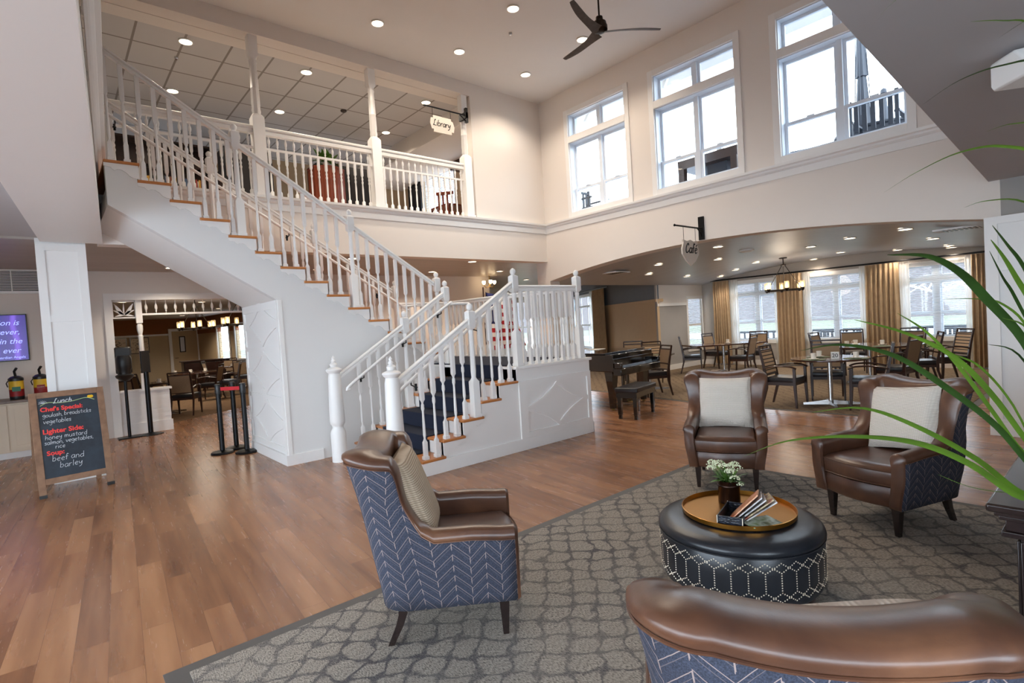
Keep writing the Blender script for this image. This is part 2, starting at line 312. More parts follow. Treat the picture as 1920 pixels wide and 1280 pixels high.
# ------------------------------------------------------------------ mesh helpers
class MB:
    def __init__(s): s.v = []; s.f = []; s.uv = {}; s.mi = []; s.cur = 0
    def add(s, vs, fs):
        o = len(s.v); s.v += [tuple(p) for p in vs]; s.f += [tuple(i+o for i in f) for f in fs]; s.mi += [s.cur]*len(fs); return s
    def bx(s, x0, x1, y0, y1, z0, z1):
        vs = [(x, y, z) for z in (z0, z1) for y in (y0, y1) for x in (x0, x1)]
        return s.add(vs, [(0, 2, 3, 1), (4, 5, 7, 6), (0, 1, 5, 4), (2, 6, 7, 3), (0, 4, 6, 2), (1, 3, 7, 5)])
    def obox(s, c, d, rz=0, mtx=None):
        R = mtx or Matrix.Rotation(rz, 4, 'Z'); c = Vector(c)
        vs = [c+(R @ Vector((a*d[0]/2, b*d[1]/2, e*d[2]/2))) for e in (-1, 1) for b in (-1, 1) for a in (-1, 1)]
        return s.add(vs, [(0, 2, 3, 1), (4, 5, 7, 6), (0, 1, 5, 4), (2, 6, 7, 3), (0, 4, 6, 2), (1, 3, 7, 5)])
    def prism(s, pts, plane, a, b):
        mk = {'xy': lambda p, t: (p[0], p[1], t), 'xz': lambda p, t: (p[0], t, p[1]), 'yz': lambda p, t: (t, p[0], p[1])}[plane]
        n = len(pts); vs = [mk(p, a) for p in pts]+[mk(p, b) for p in pts]
        return s.add(vs, [tuple(range(n)), tuple(range(2*n-1, n-1, -1))]+[(i, (i+1) % n, n+(i+1) % n, n+i) for i in range(n)])
    def rings(s, rs, closed=True, cap=True):
        n = len(rs[0]); vs = [p for r in rs for p in r]; fs = []
        for k in range(len(rs)-1):
            for i in range(n if closed else n-1):
                fs.append((k*n+i, k*n+(i+1) % n, (k+1)*n+(i+1) % n, (k+1)*n+i))
        if cap and closed: fs.append(tuple(range(n-1, -1, -1))); fs.append(tuple((len(rs)-1)*n+i for i in range(n)))
        return s.add(vs, fs)
    def lathe(s, prof, c=(0, 0, 0), seg=16, cap=True, mtx=None):
        rs = []
        for r, z in prof:
            ring = [Vector((max(r, 1e-4)*math.cos(2*PI*i/seg), max(r, 1e-4)*math.sin(2*PI*i/seg), z)) for i in range(seg)]
            if mtx: ring = [mtx @ p for p in ring]
            rs.append([p+Vector(c) for p in ring])
        return s.rings(rs, True, cap)
    def tube(s, path, r, seg=8, cap=True):
        P = [Vector(p) for p in path]; rs = []; up = Vector((0, 0, 1)); last = None
        for i, p in enumerate(P):
            d = (P[min(i+1, len(P)-1)]-P[max(i-1, 0)]).normalized()
            if last is None:
                a = d.cross(up); a = a if a.length > .01 else d.cross(Vector((1, 0, 0)))
            else: a = last-d*last.dot(d)
            a.normalize(); last = a; b = d.cross(a)
            rr = r[i] if isinstance(r, (list, tuple)) else r
            rs.append([p+(a*math.cos(2*PI*k/seg)+b*math.sin(2*PI*k/seg))*rr for k in range(seg)])
        return s.rings(rs, True, cap)
    def sqturn(s, prof, c=(0, 0, 0)):      # (half width, z, round?) rings with 8 points: square and turned sections in one piece
        rs = []
        for h, z, rd in prof:
            if rd: ring = [(h*math.cos(PI*k/4+PI/4), h*math.sin(PI*k/4+PI/4)) for k in range(8)]
            else: ring = [(h, h), (0, h), (-h, h), (-h, 0), (-h, -h), (0, -h), (h, -h), (h, 0)]
            rs.append([(c[0]+x, c[1]+y, c[2]+z) for x, y in ring])
        return s.rings(rs)
    def mesh(s, name, smooth=30):
        me = bpy.data.meshes.new(name); me.from_pydata(s.v, [], s.f)
        if s.uv:
            ul = me.uv_layers.new(name='UVMap')
            for lp in me.loops: ul.data[lp.index].uv = s.uv.get(lp.vertex_index, (0, 0))
        for i, p in enumerate(me.polygons): p.material_index = s.mi[i] if i < len(s.mi) else 0
        bm = bmesh.new(); bm.from_mesh(me); bmesh.ops.recalc_face_normals(bm, faces=bm.faces); bm.to_mesh(me); bm.free()
        if smooth:
            me.polygons.foreach_set('use_smooth', [True]*len(me.polygons)); me.set_sharp_from_angle(angle=math.radians(smooth))
        me.update(); return me
    def build(s, name, mats, parent=None, bevel=0, smooth=30, world=False, sub=0):
        if world and parent is not None:
            w = parent.matrix_basis.translation if parent.parent is None else parent.matrix_basis.translation+parent.parent.matrix_basis.translation
            s.v = [(a-w.x, b-w.y, c-w.z) for a, b, c in s.v]
        me = s.mesh(name, smooth); return link(name, me, mats, parent, bevel, sub)
def link(name, me, mats=None, parent=None, bevel=0, sub=0):
    o = bpy.data.objects.new(name, me); COL.objects.link(o)
    if mats is not None and not me.materials:
        for q in (mats if isinstance(mats, (list, tuple)) else [mats]): me.materials.append(M[q])
    if parent is not None: o.parent = parent
    if bevel:
        b = o.modifiers.new('bevel', 'BEVEL'); b.width = bevel; b.segments = 2; b.limit_method = 'ANGLE'; b.angle_limit = .6
    if sub:
        b = o.modifiers.new('sub', 'SUBSURF'); b.levels = sub; b.render_levels = sub
    return o
def tag(o, label, cat, group=None, kind=None):
    o['label'] = label; o['category'] = cat
    if group: o['group'] = group
    if kind: o['kind'] = kind
    return o
def thing(name, label, cat, loc=(0, 0, 0), rz=0, group=None):
    o = bpy.data.objects.new(name, None); COL.objects.link(o); o.location = loc; o.rotation_euler = (0, 0, rz); o.empty_display_size = .1
    return tag(o, label, cat, group)
def struct(name, mb, mats, parent=None, **kw):
    o = mb.build(name, mats, parent, **kw)
    if parent is None: o['kind'] = 'structure'
    return o
def kids(o): return [c for c in bpy.data.objects if c.parent == o]
TREE = {}
def dup(root, loc, rz=0, label=None, group=None, scale=None):
    if root.name not in TREE: TREE[root.name] = [(c, kids(c)) for c in kids(root)]
    r = root.copy(); COL.objects.link(r); r.location = loc; r.rotation_euler = (0, 0, rz)
    if label: r['label'] = label
    if group: r['group'] = group
    if scale: r.scale = scale
    for c, gs in TREE[root.name]:
        d = c.copy(); COL.objects.link(d); d.parent = r
        for g in gs:
            e = g.copy(); COL.objects.link(e); e.parent = d
    return r
ORD = ['first', 'second', 'third', 'fourth', 'fifth', 'sixth', 'seventh', 'eighth', 'ninth', 'tenth', 'eleventh', 'twelfth']
def lerp(a, b, t): return a+(b-a)*t
def catmull(pts, n=6):
    P = [Vector(p) for p in pts]
    if len(P) < 3: return [lerpv(P[0], P[-1], i/n) for i in range(n+1)]
    out = []
    for i in range(len(P)-1):
        p0, p1, p2, p3 = P[max(i-1, 0)], P[i], P[i+1], P[min(i+2, len(P)-1)]
        for k in range(n):
            t = k/n
            out.append(.5*((2*p1)+(p2-p0)*t+(2*p0-5*p1+4*p2-p3)*t*t+(3*p1-p0-3*p2+p3)*t**3))
    out.append(P[-1]); return out
def lerpv(a, b, t): return a+(b-a)*t
def text(name, s, size, mtx, matname, parent=None, align='CENTER', depth=.001, shear=0, offset=0, space=1, kind=None):
    c = bpy.data.curves.new(name, 'FONT'); c.body = s; c.size = size; c.align_x = align; c.align_y = 'CENTER'
    c.extrude = depth; c.shear = shear; c.offset = offset; c.space_character = space; c.resolution_u = 3
    o = bpy.data.objects.new(name, c); COL.objects.link(o); c.materials.append(M[matname])
    bpy.context.view_layer.update()
    me = bpy.data.meshes.new_from_object(o.evaluated_get(bpy.context.evaluated_depsgraph_get())); bpy.data.objects.remove(o)
    me.materials.clear(); me.materials.append(M[matname]); o = bpy.data.objects.new(name, me); COL.objects.link(o)
    if parent is not None: o.parent = parent
    o.matrix_basis = mtx; return o
def frame_mtx(org, xdir, ydir):
    x = Vector(xdir).normalized(); y = Vector(ydir).normalized(); z = x.cross(y)
    m = Matrix((x, y, z)).transposed().to_4x4(); m.translation = org; return m
# handwriting: one list of strokes per letter, x to the right, baseline 0, small letters 1 high
HW = {
 'a': (1.0, [[(.85, .85), (.4, 1), (.05, .5), (.35, 0), (.8, .4), (.85, .95)], [(.85, .95), (.85, .2), (1, 0)]]),
 'b': (1.0, [[(.1, 1.8), (.12, .9), (.1, 0)], [(.1, .7), (.55, 1), (.85, .5), (.5, 0), (.1, .15)]]),
 'c': (.9, [[(.8, .85), (.4, 1), (.08, .5), (.35, 0), (.8, .15)]]),
 'd': (1.0, [[(.82, .8), (.4, .95), (.05, .45), (.35, 0), (.8, .3)], [(.85, 1.8), (.84, .9), (.88, 0)]]),
 'e': (.9, [[(.08, .5), (.5, .55), (.78, .75), (.45, 1), (.08, .55), (.35, 0), (.8, .15)]]),
 'f': (.75, [[(.75, 1.6), (.45, 1.8), (.3, 1.2), (.28, 0)], [(.02, .95), (.65, 1)]]),
 'g': (1.0, [[(.85, .85), (.4, 1), (.05, .6), (.4, .15), (.82, .6), (.85, .95)], [(.86, .95), (.85, -.3), (.5, -.75), (.1, -.5)]]),
 'h': (1.0, [[(.1, 1.8), (.1, .9), (.1, 0)], [(.1, .6), (.5, 1), (.8, .7), (.82, 0)]]),
 'i': (.4, [[(.15, 1), (.15, 0)], [(.15, 1.35), (.17, 1.42)]]),
 'k': (.9, [[(.1, 1.8), (.1, 0)], [(.75, 1), (.12, .45), (.8, 0)]]),
 'l': (.4, [[(.15, 1.8), (.15, 0)]]),
 'm': (1.4, [[(.08, 1), (.1, 0)], [(.1, .6), (.4, 1), (.6, .7), (.6, 0)], [(.6, .6), (.95, 1), (1.15, .7), (1.18, 0)]]),
 'n': (1.0, [[(.08, 1), (.1, 0)], [(.1, .6), (.45, 1), (.78, .7), (.8, 0)]]),
 'o': (1.0, [[(.5, 1), (.1, .6), (.3, 0), (.8, .3), (.75, .85), (.45, 1)]]),
 'r': (.75, [[(.08, 1), (.1, 0)], [(.1, .55), (.35, .95), (.65, .9)]]),
 's': (.8, [[(.7, .85), (.35, 1), (.12, .75), (.6, .4), (.5, .05), (.05, .1)]]),
 't': (.8, [[(.35, 1.6), (.35, .3), (.6, 0)], [(.02, 1.05), (.7, 1.05)]]),
 'u': (1.0, [[(.08, 1), (.12, .2), (.5, 0), (.8, .4), (.82, 1)], [(.82, 1), (.85, 0)]]),
 'v': (.9, [[(.05, 1), (.4, 0), (.8, 1)]]),
 'y': (.9, [[(.08, 1), (.15, .4), (.5, .3), (.8, .9)], [(.82, 1), (.7, -.3), (.15, -.7)]]),
 ',': (.5, [[(.2, .1), (.1, -.3)]]), ' ': (.7, []),
 'L': (1.1, [[(.5, 1.5), (.6, 1.8), (.35, 1.6), (.3, .6), (.05, .05), (.5, .12), (1, .0)]]),
 'C': (1.2, [[(.95, 1.4), (.7, 1.8), (.2, 1.2), (.15, .4), (.5, 0), (1.1, .4)]]),
}
def handwriting(name, s, h, org, xd, yd, r, matname, parent, slant=0, track=.12, jit=0, space=None):
    org = Vector(org); xd = Vector(xd).normalized(); yd = Vector(yd).normalized(); x = 0; mb = MB()
    rnd = random.Random(hash(s) % 1000 if False else len(s)*7)
    for ch in s:
        acc = None
        if ch == 'é': acc = True; ch = 'e'
        w, st = HW[ch]
        jy = rnd.uniform(-jit, jit)
        for k in st+([[(.4, 1.3), (.7, 1.6)]] if acc else []):
            pts = [org+xd*((x+px+slant*py)*h)+yd*((py+jy)*h) for px, py in k]
            mb.tube(catmull(pts, 5) if len(pts) > 2 else pts, r, 5)
        x += (w+track) if ch != ' ' or space is None else space
    return mb.build(name, matname, parent, smooth=60)
# ------------------------------------------------------------------ room shell
H1, H2, HC = 2.93, 3.744, 6.4
def arch(y): return 2.82-.32*((y-4.8)/3.65)**2
s = MB().bx(-5.2, 15.7, -4.2, 29, -.2, 0); struct('floor', s, 'plank_floor')
# carpets
s = MB().bx(.31, 5.28, -2.4, 3.11, 0, .004); c_ = tag(s.build('area_rug', 'border_vinyl'), 'grey ogee-patterned carpet with dark vinyl border under the armchairs', 'rug')
MB().bx(.41, 5.2, -2.35, 3.03, .004, .009).build('carpet_pile', 'lobby_carpet', c_)
s = MB().prism([(9.25, 8.6), (8.62, 5.2), (8.56, 1.5), (15.3, 1.5), (15.3, 8.7), (17, 11.9), (17, 15.8), (10, 15.8)], 'xy', 0, .004)
c_ = tag(s.build('cafe_floor_carpet', 'border_vinyl'), 'brown-grey patterned carpet under the cafe dining tables', 'carpet')
MB().prism([(9.33, 8.6), (8.7, 5.2), (8.64, 1.6), (15.3, 1.6), (15.3, 8.7), (17, 11.9), (17, 15.8), (10.1, 15.8)], 'xy', .004, .009).build('carpet_pile', 'cafe_carpet', c_)
s = MB().prism([(-2.9, 12.7), (1.75, 12.9), (4.3, 14.8), (7.0, 14.8), (5.4, 28.6), (-2.9, 28.6)], 'xy', 0, .004)
tag(s.build('dining_floor_carpet', 'dining_carpet'), 'brown patterned carpet in the dining room behind the staircase arch', 'carpet')
# low ceilings and upper floor slab
s = MB()
s.prism([(-5.2, -4.2), (8.5, -4.2), (8.5, 1.1), (2.65, .87), (.06, .77), (-.54, .77), (-5.2, .77)], 'xy', H1, H2)
s.prism([(-5.2, .77), (-.54, .77), (0, 8.5), (-5.2, 8.5)], 'xy', H1+.05, H2)
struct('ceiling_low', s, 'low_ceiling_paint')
s = MB().prism([(-.54, .77), (.03, .77), (.6, 8.5), (0, 8.5)], 'xy', H1, H2); struct('beam_left', s, 'white_paint')
s = MB().bx(-5.2, 9.6, 8.75, 12.0, H1+.06, H2).prism([(9.6, 8.95), (13.1, 8.95), (17.4, 16.2), (9.6, 16.2)], 'xy', H1+.06, H2); struct('ceiling_hall', s, 'board_ceiling')
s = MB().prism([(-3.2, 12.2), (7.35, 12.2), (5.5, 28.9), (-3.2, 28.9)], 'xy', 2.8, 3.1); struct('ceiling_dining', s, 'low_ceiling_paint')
# atrium ceiling
s = MB().bx(-1.6, 8.8, 1.0, 8.75, HC, HC+.2); struct('ceiling_atrium', s, 'ceiling_paint')
# rear balcony wall (fascia, header beam, solid part)
s = MB()
s.bx(.56, 8.5, 8.5, 8.75, H1, H2)
s.bx(6.6, 8.5, 8.5, 8.75, H2, HC)
s.bx(.56, 6.6, 8.5, 8.75, 6.15, HC)
struct('wall_back', s, 'wall_paint')
# mouldings: profile with an upper crown and a flat band
def crown(a, b, nrm, name, z0=3.545):
    mb = MB(); n = Vector(nrm); A = Vector(a); B = Vector(b)
    prof = [(0, 0), (.018, 0), (.018, .10), (.03, .105), (.05, .125), (.055, .15), (.085, .165), (.09, .2), (0, .2)]
    mb.rings([[tuple(P+n*o+Vector((0, 0, z0+z))) for o, z in prof] for P in (A, B)]); return struct(name, mb, 'white_paint', smooth=0)
crown((.56, 8.5, 0), (8.5, 8.5, 0), (0, -1, 0), 'trim_1')
crown((8.5, 8.5, 0), (8.5, 1.1, 0), (-1, 0, 0), 'trim_2')
crown((.06, .77, 0), (.6, 8.5, 0), (1, 0, 0), 'trim_3')
# clerestory wall with three openings over an arched opening
WIN = [(6.22, 7.67), (4.08, 5.58), (1.86, 3.42)]
Z0, Z1, ZT0, ZT1 = 3.86, 5.3, 5.43, 5.88
s = MB(); X0, X1 = 8.5, 8.8
ys = [8.85, 8.45]+[8.45-(8.45-1.15)*i/30 for i in range(1, 31)]+[1.0]
pts = [(8.85, 2.5), (8.85, Z0)]+[(1.0, Z0), (1.0, 2.5)]+[(1.15+(8.45-1.15)*i/30, arch(1.15+(8.45-1.15)*i/30)) for i in range(31)]
s.prism(pts, 'yz', X0, X1)
s.bx(X0, X1, 1.0, 8.85, Z1, ZT0); s.bx(X0, X1, 1.0, 8.85, ZT1, HC+.2)
edges = [8.85]+[e for w in WIN for e in (w[1], w[0])]+[1.0]
for i in range(0, len(edges), 2):
    s.bx(X0, X1, edges[i+1], edges[i], Z0, Z1); s.bx(X0, X1, edges[i+1], edges[i], ZT0, ZT1)
s.bx(X0, X1, 8.45, 8.85, 0, 2.5)
struct('wall_right', s, 'wall_paint')
for k, (a, b_) in enumerate(WIN):
    w = MB(); x = 8.5; c = .1
    for (u0, u1, v0, v1) in ((a-c, a, Z0-.1, ZT1+c), (b_, b_+c, Z0-.1, ZT1+c), (a, b_, ZT1, ZT1+c), (a, b_, Z1+.0, ZT0), (a, b_, Z0-.1, Z0)):
        w.bx(x-.022, x, u0, u1, v0, v1)
    win = struct('window_%d' % (k+1), w, 'white_paint', bevel=.003)
    f = MB()
    def sash(f, y0, y1, z0, z1, t=.045, xa=8.66, xb=8.70):
        f.bx(xa, xb, y0, y0+t, z0, z1); f.bx(xa, xb, y1-t, y1, z0, z1); f.bx(xa, xb, y0+t, y1-t, z0, z0+t); f.bx(xa, xb, y0+t, y1-t, z1-t, z1)
    mid = (a+b_)/2
    for z0, z1 in ((Z0, Z1), (ZT0, ZT1)):
        f.bx(8.52, 8.78, a, a+.012, z0, z1); f.bx(8.52, 8.78, b_-.012, b_, z0, z1); f.bx(8.52, 8.78, a, b_, z1-.012, z1); f.bx(8.52, 8.78, a, b_, z0, z0+.012)
        f.bx(8.62, 8.74, mid-.035, mid+.035, z0, z1)
    f.build('window_frame', 'window_vinyl', win)
    g = MB(); zm = Z0+.47
    for y0, y1 in ((a+.012, mid-.035), (mid+.035, b_-.012)):
        sash(g, y0, y1, ZT0+.012, ZT1-.012); sash(g, y0, y1, zm, Z1-.012, xa=8.67, xb=8.71); sash(g, y0, y1, Z0+.012, zm+.04, xa=8.63, xb=8.67)
        g.bx(8.615, 8.64, (y0+y1)/2-.05, (y0+y1)/2+.05, zm+.04, zm+.055)
    g.build('window_sash', 'window_vinyl', win)
    MB().bx(8.685, 8.688, a+.05, b_-.05, Z0+.05, ZT1-.05).build('window_pane', 'window_glass', win)
# upper walls that close the atrium above the low ceilings
s = MB().bx(.5, 8.5, .9, 1.1, H2, HC); struct('wall_front_upper', s, 'wall_paint')
s = MB().bx(-1.8, -1.6, .9, 14.6, H2, HC); s.bx(-1.6, .5, .9, 1.1, H2, HC); struct('wall_left_upper', s, 'wall_paint')
# library upstairs
s = MB().bx(-1.6, 8.6, 14.4, 14.6, H2, 6.3); s.bx(8.4, 8.6, 8.75, 14.4, H2, 4.6); s.bx(8.4, 8.6, 8.75, 10.2, 4.6, 5.9); s.bx(8.4, 8.6, 13.2, 14.4, 4.6, 5.9); s.bx(8.4, 8.6, 11.2, 11.7, 4.6, 5.9); s.bx(8.4, 8.6, 8.75, 14.4, 5.9, 6.3)
struct('wall_library', s, 'beige_wall')
s = MB().bx(-1.6, 8.6, 8.75, 9.02, 6.14, 6.3); s.bx(6.78, 8.4, 9.02, 14.4, 5.82, 6.3); struct('trim_4', s, 'wall_paint')
s = MB().bx(-1.6, 8.6, 8.75, 14.6, 6.2, 6.42); struct('ceiling_library', s, 'ceiling_tile')
for i, (y0, y1) in enumerate(((10.2, 11.2), (11.7, 13.2))):
    w = MB(); w.bx(8.38, 8.4, y0-.08, y1+.08, 4.52, 4.6); w.bx(8.38, 8.4, y0-.08, y1+.08, 5.9, 5.98); w.bx(8.38, 8.4, y0-.08, y0, 4.6, 5.9); w.bx(8.38, 8.4, y1, y1+.08, 4.6, 5.9); w.bx(8.45, 8.5, (y0+y1)/2-.03, (y0+y1)/2+.03, 4.6, 5.9)
    win = struct('window_%d' % (20+i), w, 'white_paint')
    MB().bx(8.5, 8.505, y0, y1, 4.6, 5.9).build('window_pane', 'window_glass', win)
# side wall of the lobby on the right with panelled pilaster
s = MB().bx(8.5, 8.8, -4.2, 1.0, 0, H2); struct('wall_right_lower', s, 'grey_wall')
s = MB().bx(8.1, 8.5, .2, 1.1, 0, 2.47)
pil = struct('trim_5', s, 'white_paint')
for z0, z1 in ((.18, 1.88), (1.97, 2.4)):
    f = MB(); a, b_ = .28, 1.0
    f.bx(8.08, 8.1, a+.015, b_-.015, z0, z0+.015); f.bx(8.08, 8.1, a+.015, b_-.015, z1-.015, z1); f.bx(8.08, 8.1, a, a+.015, z0, z1); f.bx(8.08, 8.1, b_-.015, b_, z0, z1)
    f.build('panel_bead', 'white_paint', pil)
MB().bx(8.08, 8.1, .2, 1.1, 0, .16).build('plinth', 'white_paint', pil)
# camera-side walls with daylight windows
s = MB()
s.bx(-2.8, 8.8, -2.7, -2.5, 0, .15); s.bx(-2.8, 8.8, -2.7, -2.5, 2.85, H1)
for x in (-2.8, -.6): s.bx(x, x+.2, -2.7, -2.5, .15, 2.85)
s.bx(1.2, 8.8, -2.7, -2.5, .15, 2.85)
struct('wall_front', s, 'wall_paint')
s = MB(); s.bx(-2.8, -2.6, -2.5, 12.2, 0, .15); s.bx(-2.8, -2.6, -2.5, 12.2, 2.85, H1+.1)
for y in (-2.5, -.1, 2.3, 4.7, 7.1): s.bx(-2.8, -2.6, y, y+.2, .15, 2.85)
s.bx(-2.8, -2.6, 7.3, 12.2, .15, 2.85)
struct('wall_left', s, 'wall_paint')
# column under the beam
s = MB().bx(-.05, .43, 8.62, 9.1, 0, H1+.06); col_ = struct('column_1', s, 'white_paint')
f = MB()
for z0, z1 in ((2.05, 2.84), (.25, 1.97)):
    pass
for x0_, x1_ in ((-.05, .035), (.345, .43)): f.bx(x0_, x1_, 8.6, 8.62, .16, H1)
for z0, z1 in ((.16, .25), (1.97, 2.05), (2.84, H1)): f.bx(.035, .345, 8.6, 8.62, z0, z1)
f.bx(-.065, .445, 8.59, 8.62, 0, .16)
f.build('panel_bead', 'white_paint', col_)
# hall back wall with two wide openings into the dining room
s = MB()
s.bx(-5.2, .8, 12.0, 12.2, 0, H1+.06); s.bx(.8, 5.6, 12.0, 12.2, 2.47, H1+.06); s.bx(5.6, 9.6, 12.0, 12.2, 0, H1+.06)
struct('wall_hall', s, 'wall_paint')
s = MB(); s.bx(9.4, 9.6, 12.2, 16.2, 0, H1+.06); s.bx(9.6, 14.1, 16.0, 16.2, 0, H1+.06); s.bx(14.9, 17.25, 16.0, 16.2, 0, H1+.06); s.bx(14.1, 14.9, 16.0, 16.2, 0, .5); s.bx(14.1, 14.9, 16.0, 16.2, 2.45, H1+.06)
struct('wall_lounge', s, 'wall_paint')
w = MB(); w.bx(14.02, 14.1, 15.97, 16, .42, 2.53); w.bx(14.9, 14.98, 15.97, 16, .42, 2.53); w.bx(14.1, 14.9, 15.97, 16, 2.45, 2.53); w.bx(14.1, 14.9, 15.97, 16, .42, .5); w.bx(14.1, 14.9, 16.08, 16.12, 1.42, 1.48)
win = struct('window_9', w, 'white_paint'); MB().bx(14.1, 14.9, 16.1, 16.104, .5, 2.45).build('window_pane', 'window_glass', win)
# casing of the dining opening
s = MB(); s.bx(.78, .9, 11.97, 12.0, 0, 2.47); s.bx(.78, 5.62, 11.97, 12.0, 2.47, 2.59); s.bx(5.5, 5.62, 11.97, 12.0, 0, 2.47); struct('trim_6', s, 'white_paint')
# spindle frieze with fretwork brackets and turned posts
fz = tag(MB().bx(1.33, 5.17, 12.06, 12.12, 2.19, 2.225).build('spindle_frieze', 'white_paint'), 'cream spindle frieze with fretwork corner brackets hanging in the dining room opening', 'frieze')
def spin(h, r=.02):
    return [(.006, 0), (.007, .1*h), (.016, .14*h), (.008, .2*h), (.02, .3*h), (.026, .42*h), (.02, .6*h), (.008, .72*h), (.007, .9*h), (.006, h)]
for i in range(24):
    MB().lathe(spin(.245), (1.42+i*.158, 12.09, 2.225), 8, cap=False).build('spindle', 'white_paint', fz)
def fret(x0, x1, fl):
    mb = MB(); y0, y1 = 12.08, 12.1
    mb.bx(x0, x1, y0-.01, y1+.01, 2.14, 2.165); mb.bx(x0, x0+.02, y0, y1, 2.165, 2.47); mb.bx(x1-.02, x1, y0, y1, 2.165, 2.47); mb.bx(x0, x1, y0, y1, 2.44, 2.47)
    cx = (x0+x1)/2
    def leaf(p, q, w):
        p = Vector(p); q = Vector(q); d = q-p; n = Vector((-d.y, d.x)).normalized()
        pl = [p+d*t+n*w*math.sin(PI*t)*(1.3-t) for t in (0, .2, .4, .6, .8, 1)]+[p+d*t-n*w*.35*math.sin(PI*t) for t in (.8, .6, .4, .2)]
        mb.prism([(a.x, a.y) for a in pl], 'xz', y0, y1)
    for sg in (-1, 1):
        leaf((cx, 2.2), (cx+sg*.15, 2.42), -.05*sg); leaf((cx, 2.2), (cx+sg*.17, 2.3), .04*sg); leaf((cx, 2.2), (cx+sg*.15, 2.18), .03*sg)
    leaf((cx, 2.18), (cx, 2.43), .02)
    mb.build('fretwork_bracket', 'white_paint', fz)
fret(.9, 1.26, 1); fret(5.24, 5.5, -1)
for x in (1.3, 5.2):
    z = .82 if x < 2 else 0
    MB().sqturn([(.05, z, 0), (.05, 1.1, 0), (.035, 1.13, 1), (.045, 1.17, 1), (.035, 1.21, 1), (.045, 1.4, 1), (.038, 1.75, 1), (.045, 1.8, 1), (.03, 1.83, 1), (.05, 1.92, 1), (.05, 2.0, 1), (.035, 2.03, 1), (.05, 2.05, 0), (.05, 2.47, 0)], (x, 12.09, 0)).build('turned_post', 'white_paint', fz)
# low half wall beside the opening
s = MB().bx(.9, 1.68, 12.05, 12.2, 0, .78); hw = tag(s.build('half_wall', 'white_paint', bevel=.004), 'cream boarded half wall below the turned post at the dining room entrance', 'half wall')
f = MB(); f.bx(.87, 1.72, 12.02, 12.23, .78, .82); f.build('cap', 'white_paint', hw, bevel=.004)
f = MB(); f.bx(.88, 1.7, 12.03, 12.05, 0, .2); f.build('baseboard', 'white_paint', hw)
f = MB()
for i in range(6): f.bx(.9, 1.68, 12.044, 12.05, .27+i*.085, .275+i*.085+.06)
f.build('shiplap_board', 'white_paint', hw)
# dining room walls
PD = (5.3, 28.7)
s = MB().bx(-3.2, 5.3, 28.7, 28.9, 0, 2.05); struct('wall_dining_back', s, 'tan_wall')
s = MB().bx(-3.2, 5.3, 28.68, 28.9, 2.13, 2.8); struct('wall_dining_band', s, 'rust_wall')
s = MB().bx(-3.2, 5.3, 28.66, 28.9, 2.05, 2.13); struct('trim_7', s, 'white_paint')
s = MB().bx(-3.2, -3.0, 12.2, 28.9, 0, 2.8); struct('wall_dining_left', s, 'tan_wall')
def rwall(t): return (PD[0]+.115*t, PD[1]-.993*t)
def strip(t0, t1, z0, z1, off=0, th=.15):
    a = rwall(t0); b_ = rwall(t1); n = (.993, .115)
    return [(a[0]+n[0]*off, a[1]+n[1]*off), (b_[0]+n[0]*off, b_[1]+n[1]*off), (b_[0]+n[0]*(off+th), b_[1]+n[1]*(off+th)), (a[0]+n[0]*(off+th), a[1]+n[1]*(off+th))], z0, z1
s = MB()
for t0, t1, z0, z1 in ((0, 2.6, 0, 2.05), (2.6, 3.9, 0, .9), (3.9, 4.6, 0, 2.05), (4.6, 6.1, 0, .9), (6.1, 16.6, 0, 2.05)):
    p, a, b_ = strip(t0, t1, z0, z1); s.prism(p, 'xy', a, b_)
struct('wall_dining_right', s, 'tan_wall')
s = MB()
for t0, t1, z0, z1 in ((0, 2.6, 2.05, 2.8), (2.6, 3.9, 2.25, 2.8), (3.9, 4.6, 2.05, 2.8), (4.6, 6.1, 2.25, 2.8), (6.1, 16.6, 2.05, 2.8)):
    p, a, b_ = strip(t0, t1, z0, z1, -.02, .17); s.prism(p, 'xy', a, b_)
struct('wall_dining_right_band', s, 'rust_wall')
for k, (t0, t1) in enumerate(((2.6, 3.9), (4.6, 6.1))):
    s = MB()
    for a0, a1, z0, z1 in ((t0-.12, t0, .8, 2.35), (t1, t1+.12, .8, 2.35), (t0, t1, 2.25, 2.35), (t0, t1, .8, .9)):
        p, a, b_ = strip(a0, a1, z0, z1, -.04, .06); s.prism(p, 'xy', a, b_)
    win = struct('window_%d' % (11+k), s, 'white_paint')
    g = MB(); p, a, b_ = strip(t0, t1, .9, 2.25, .06, .004); g.prism(p, 'xy', a, b_); g.build('window_pane', 'window_glass', win)
s = MB().bx(5.62, 7.25, 12.2, 12.3, 0, 2.8); struct('wall_dining_front', s, 'tan_wall')
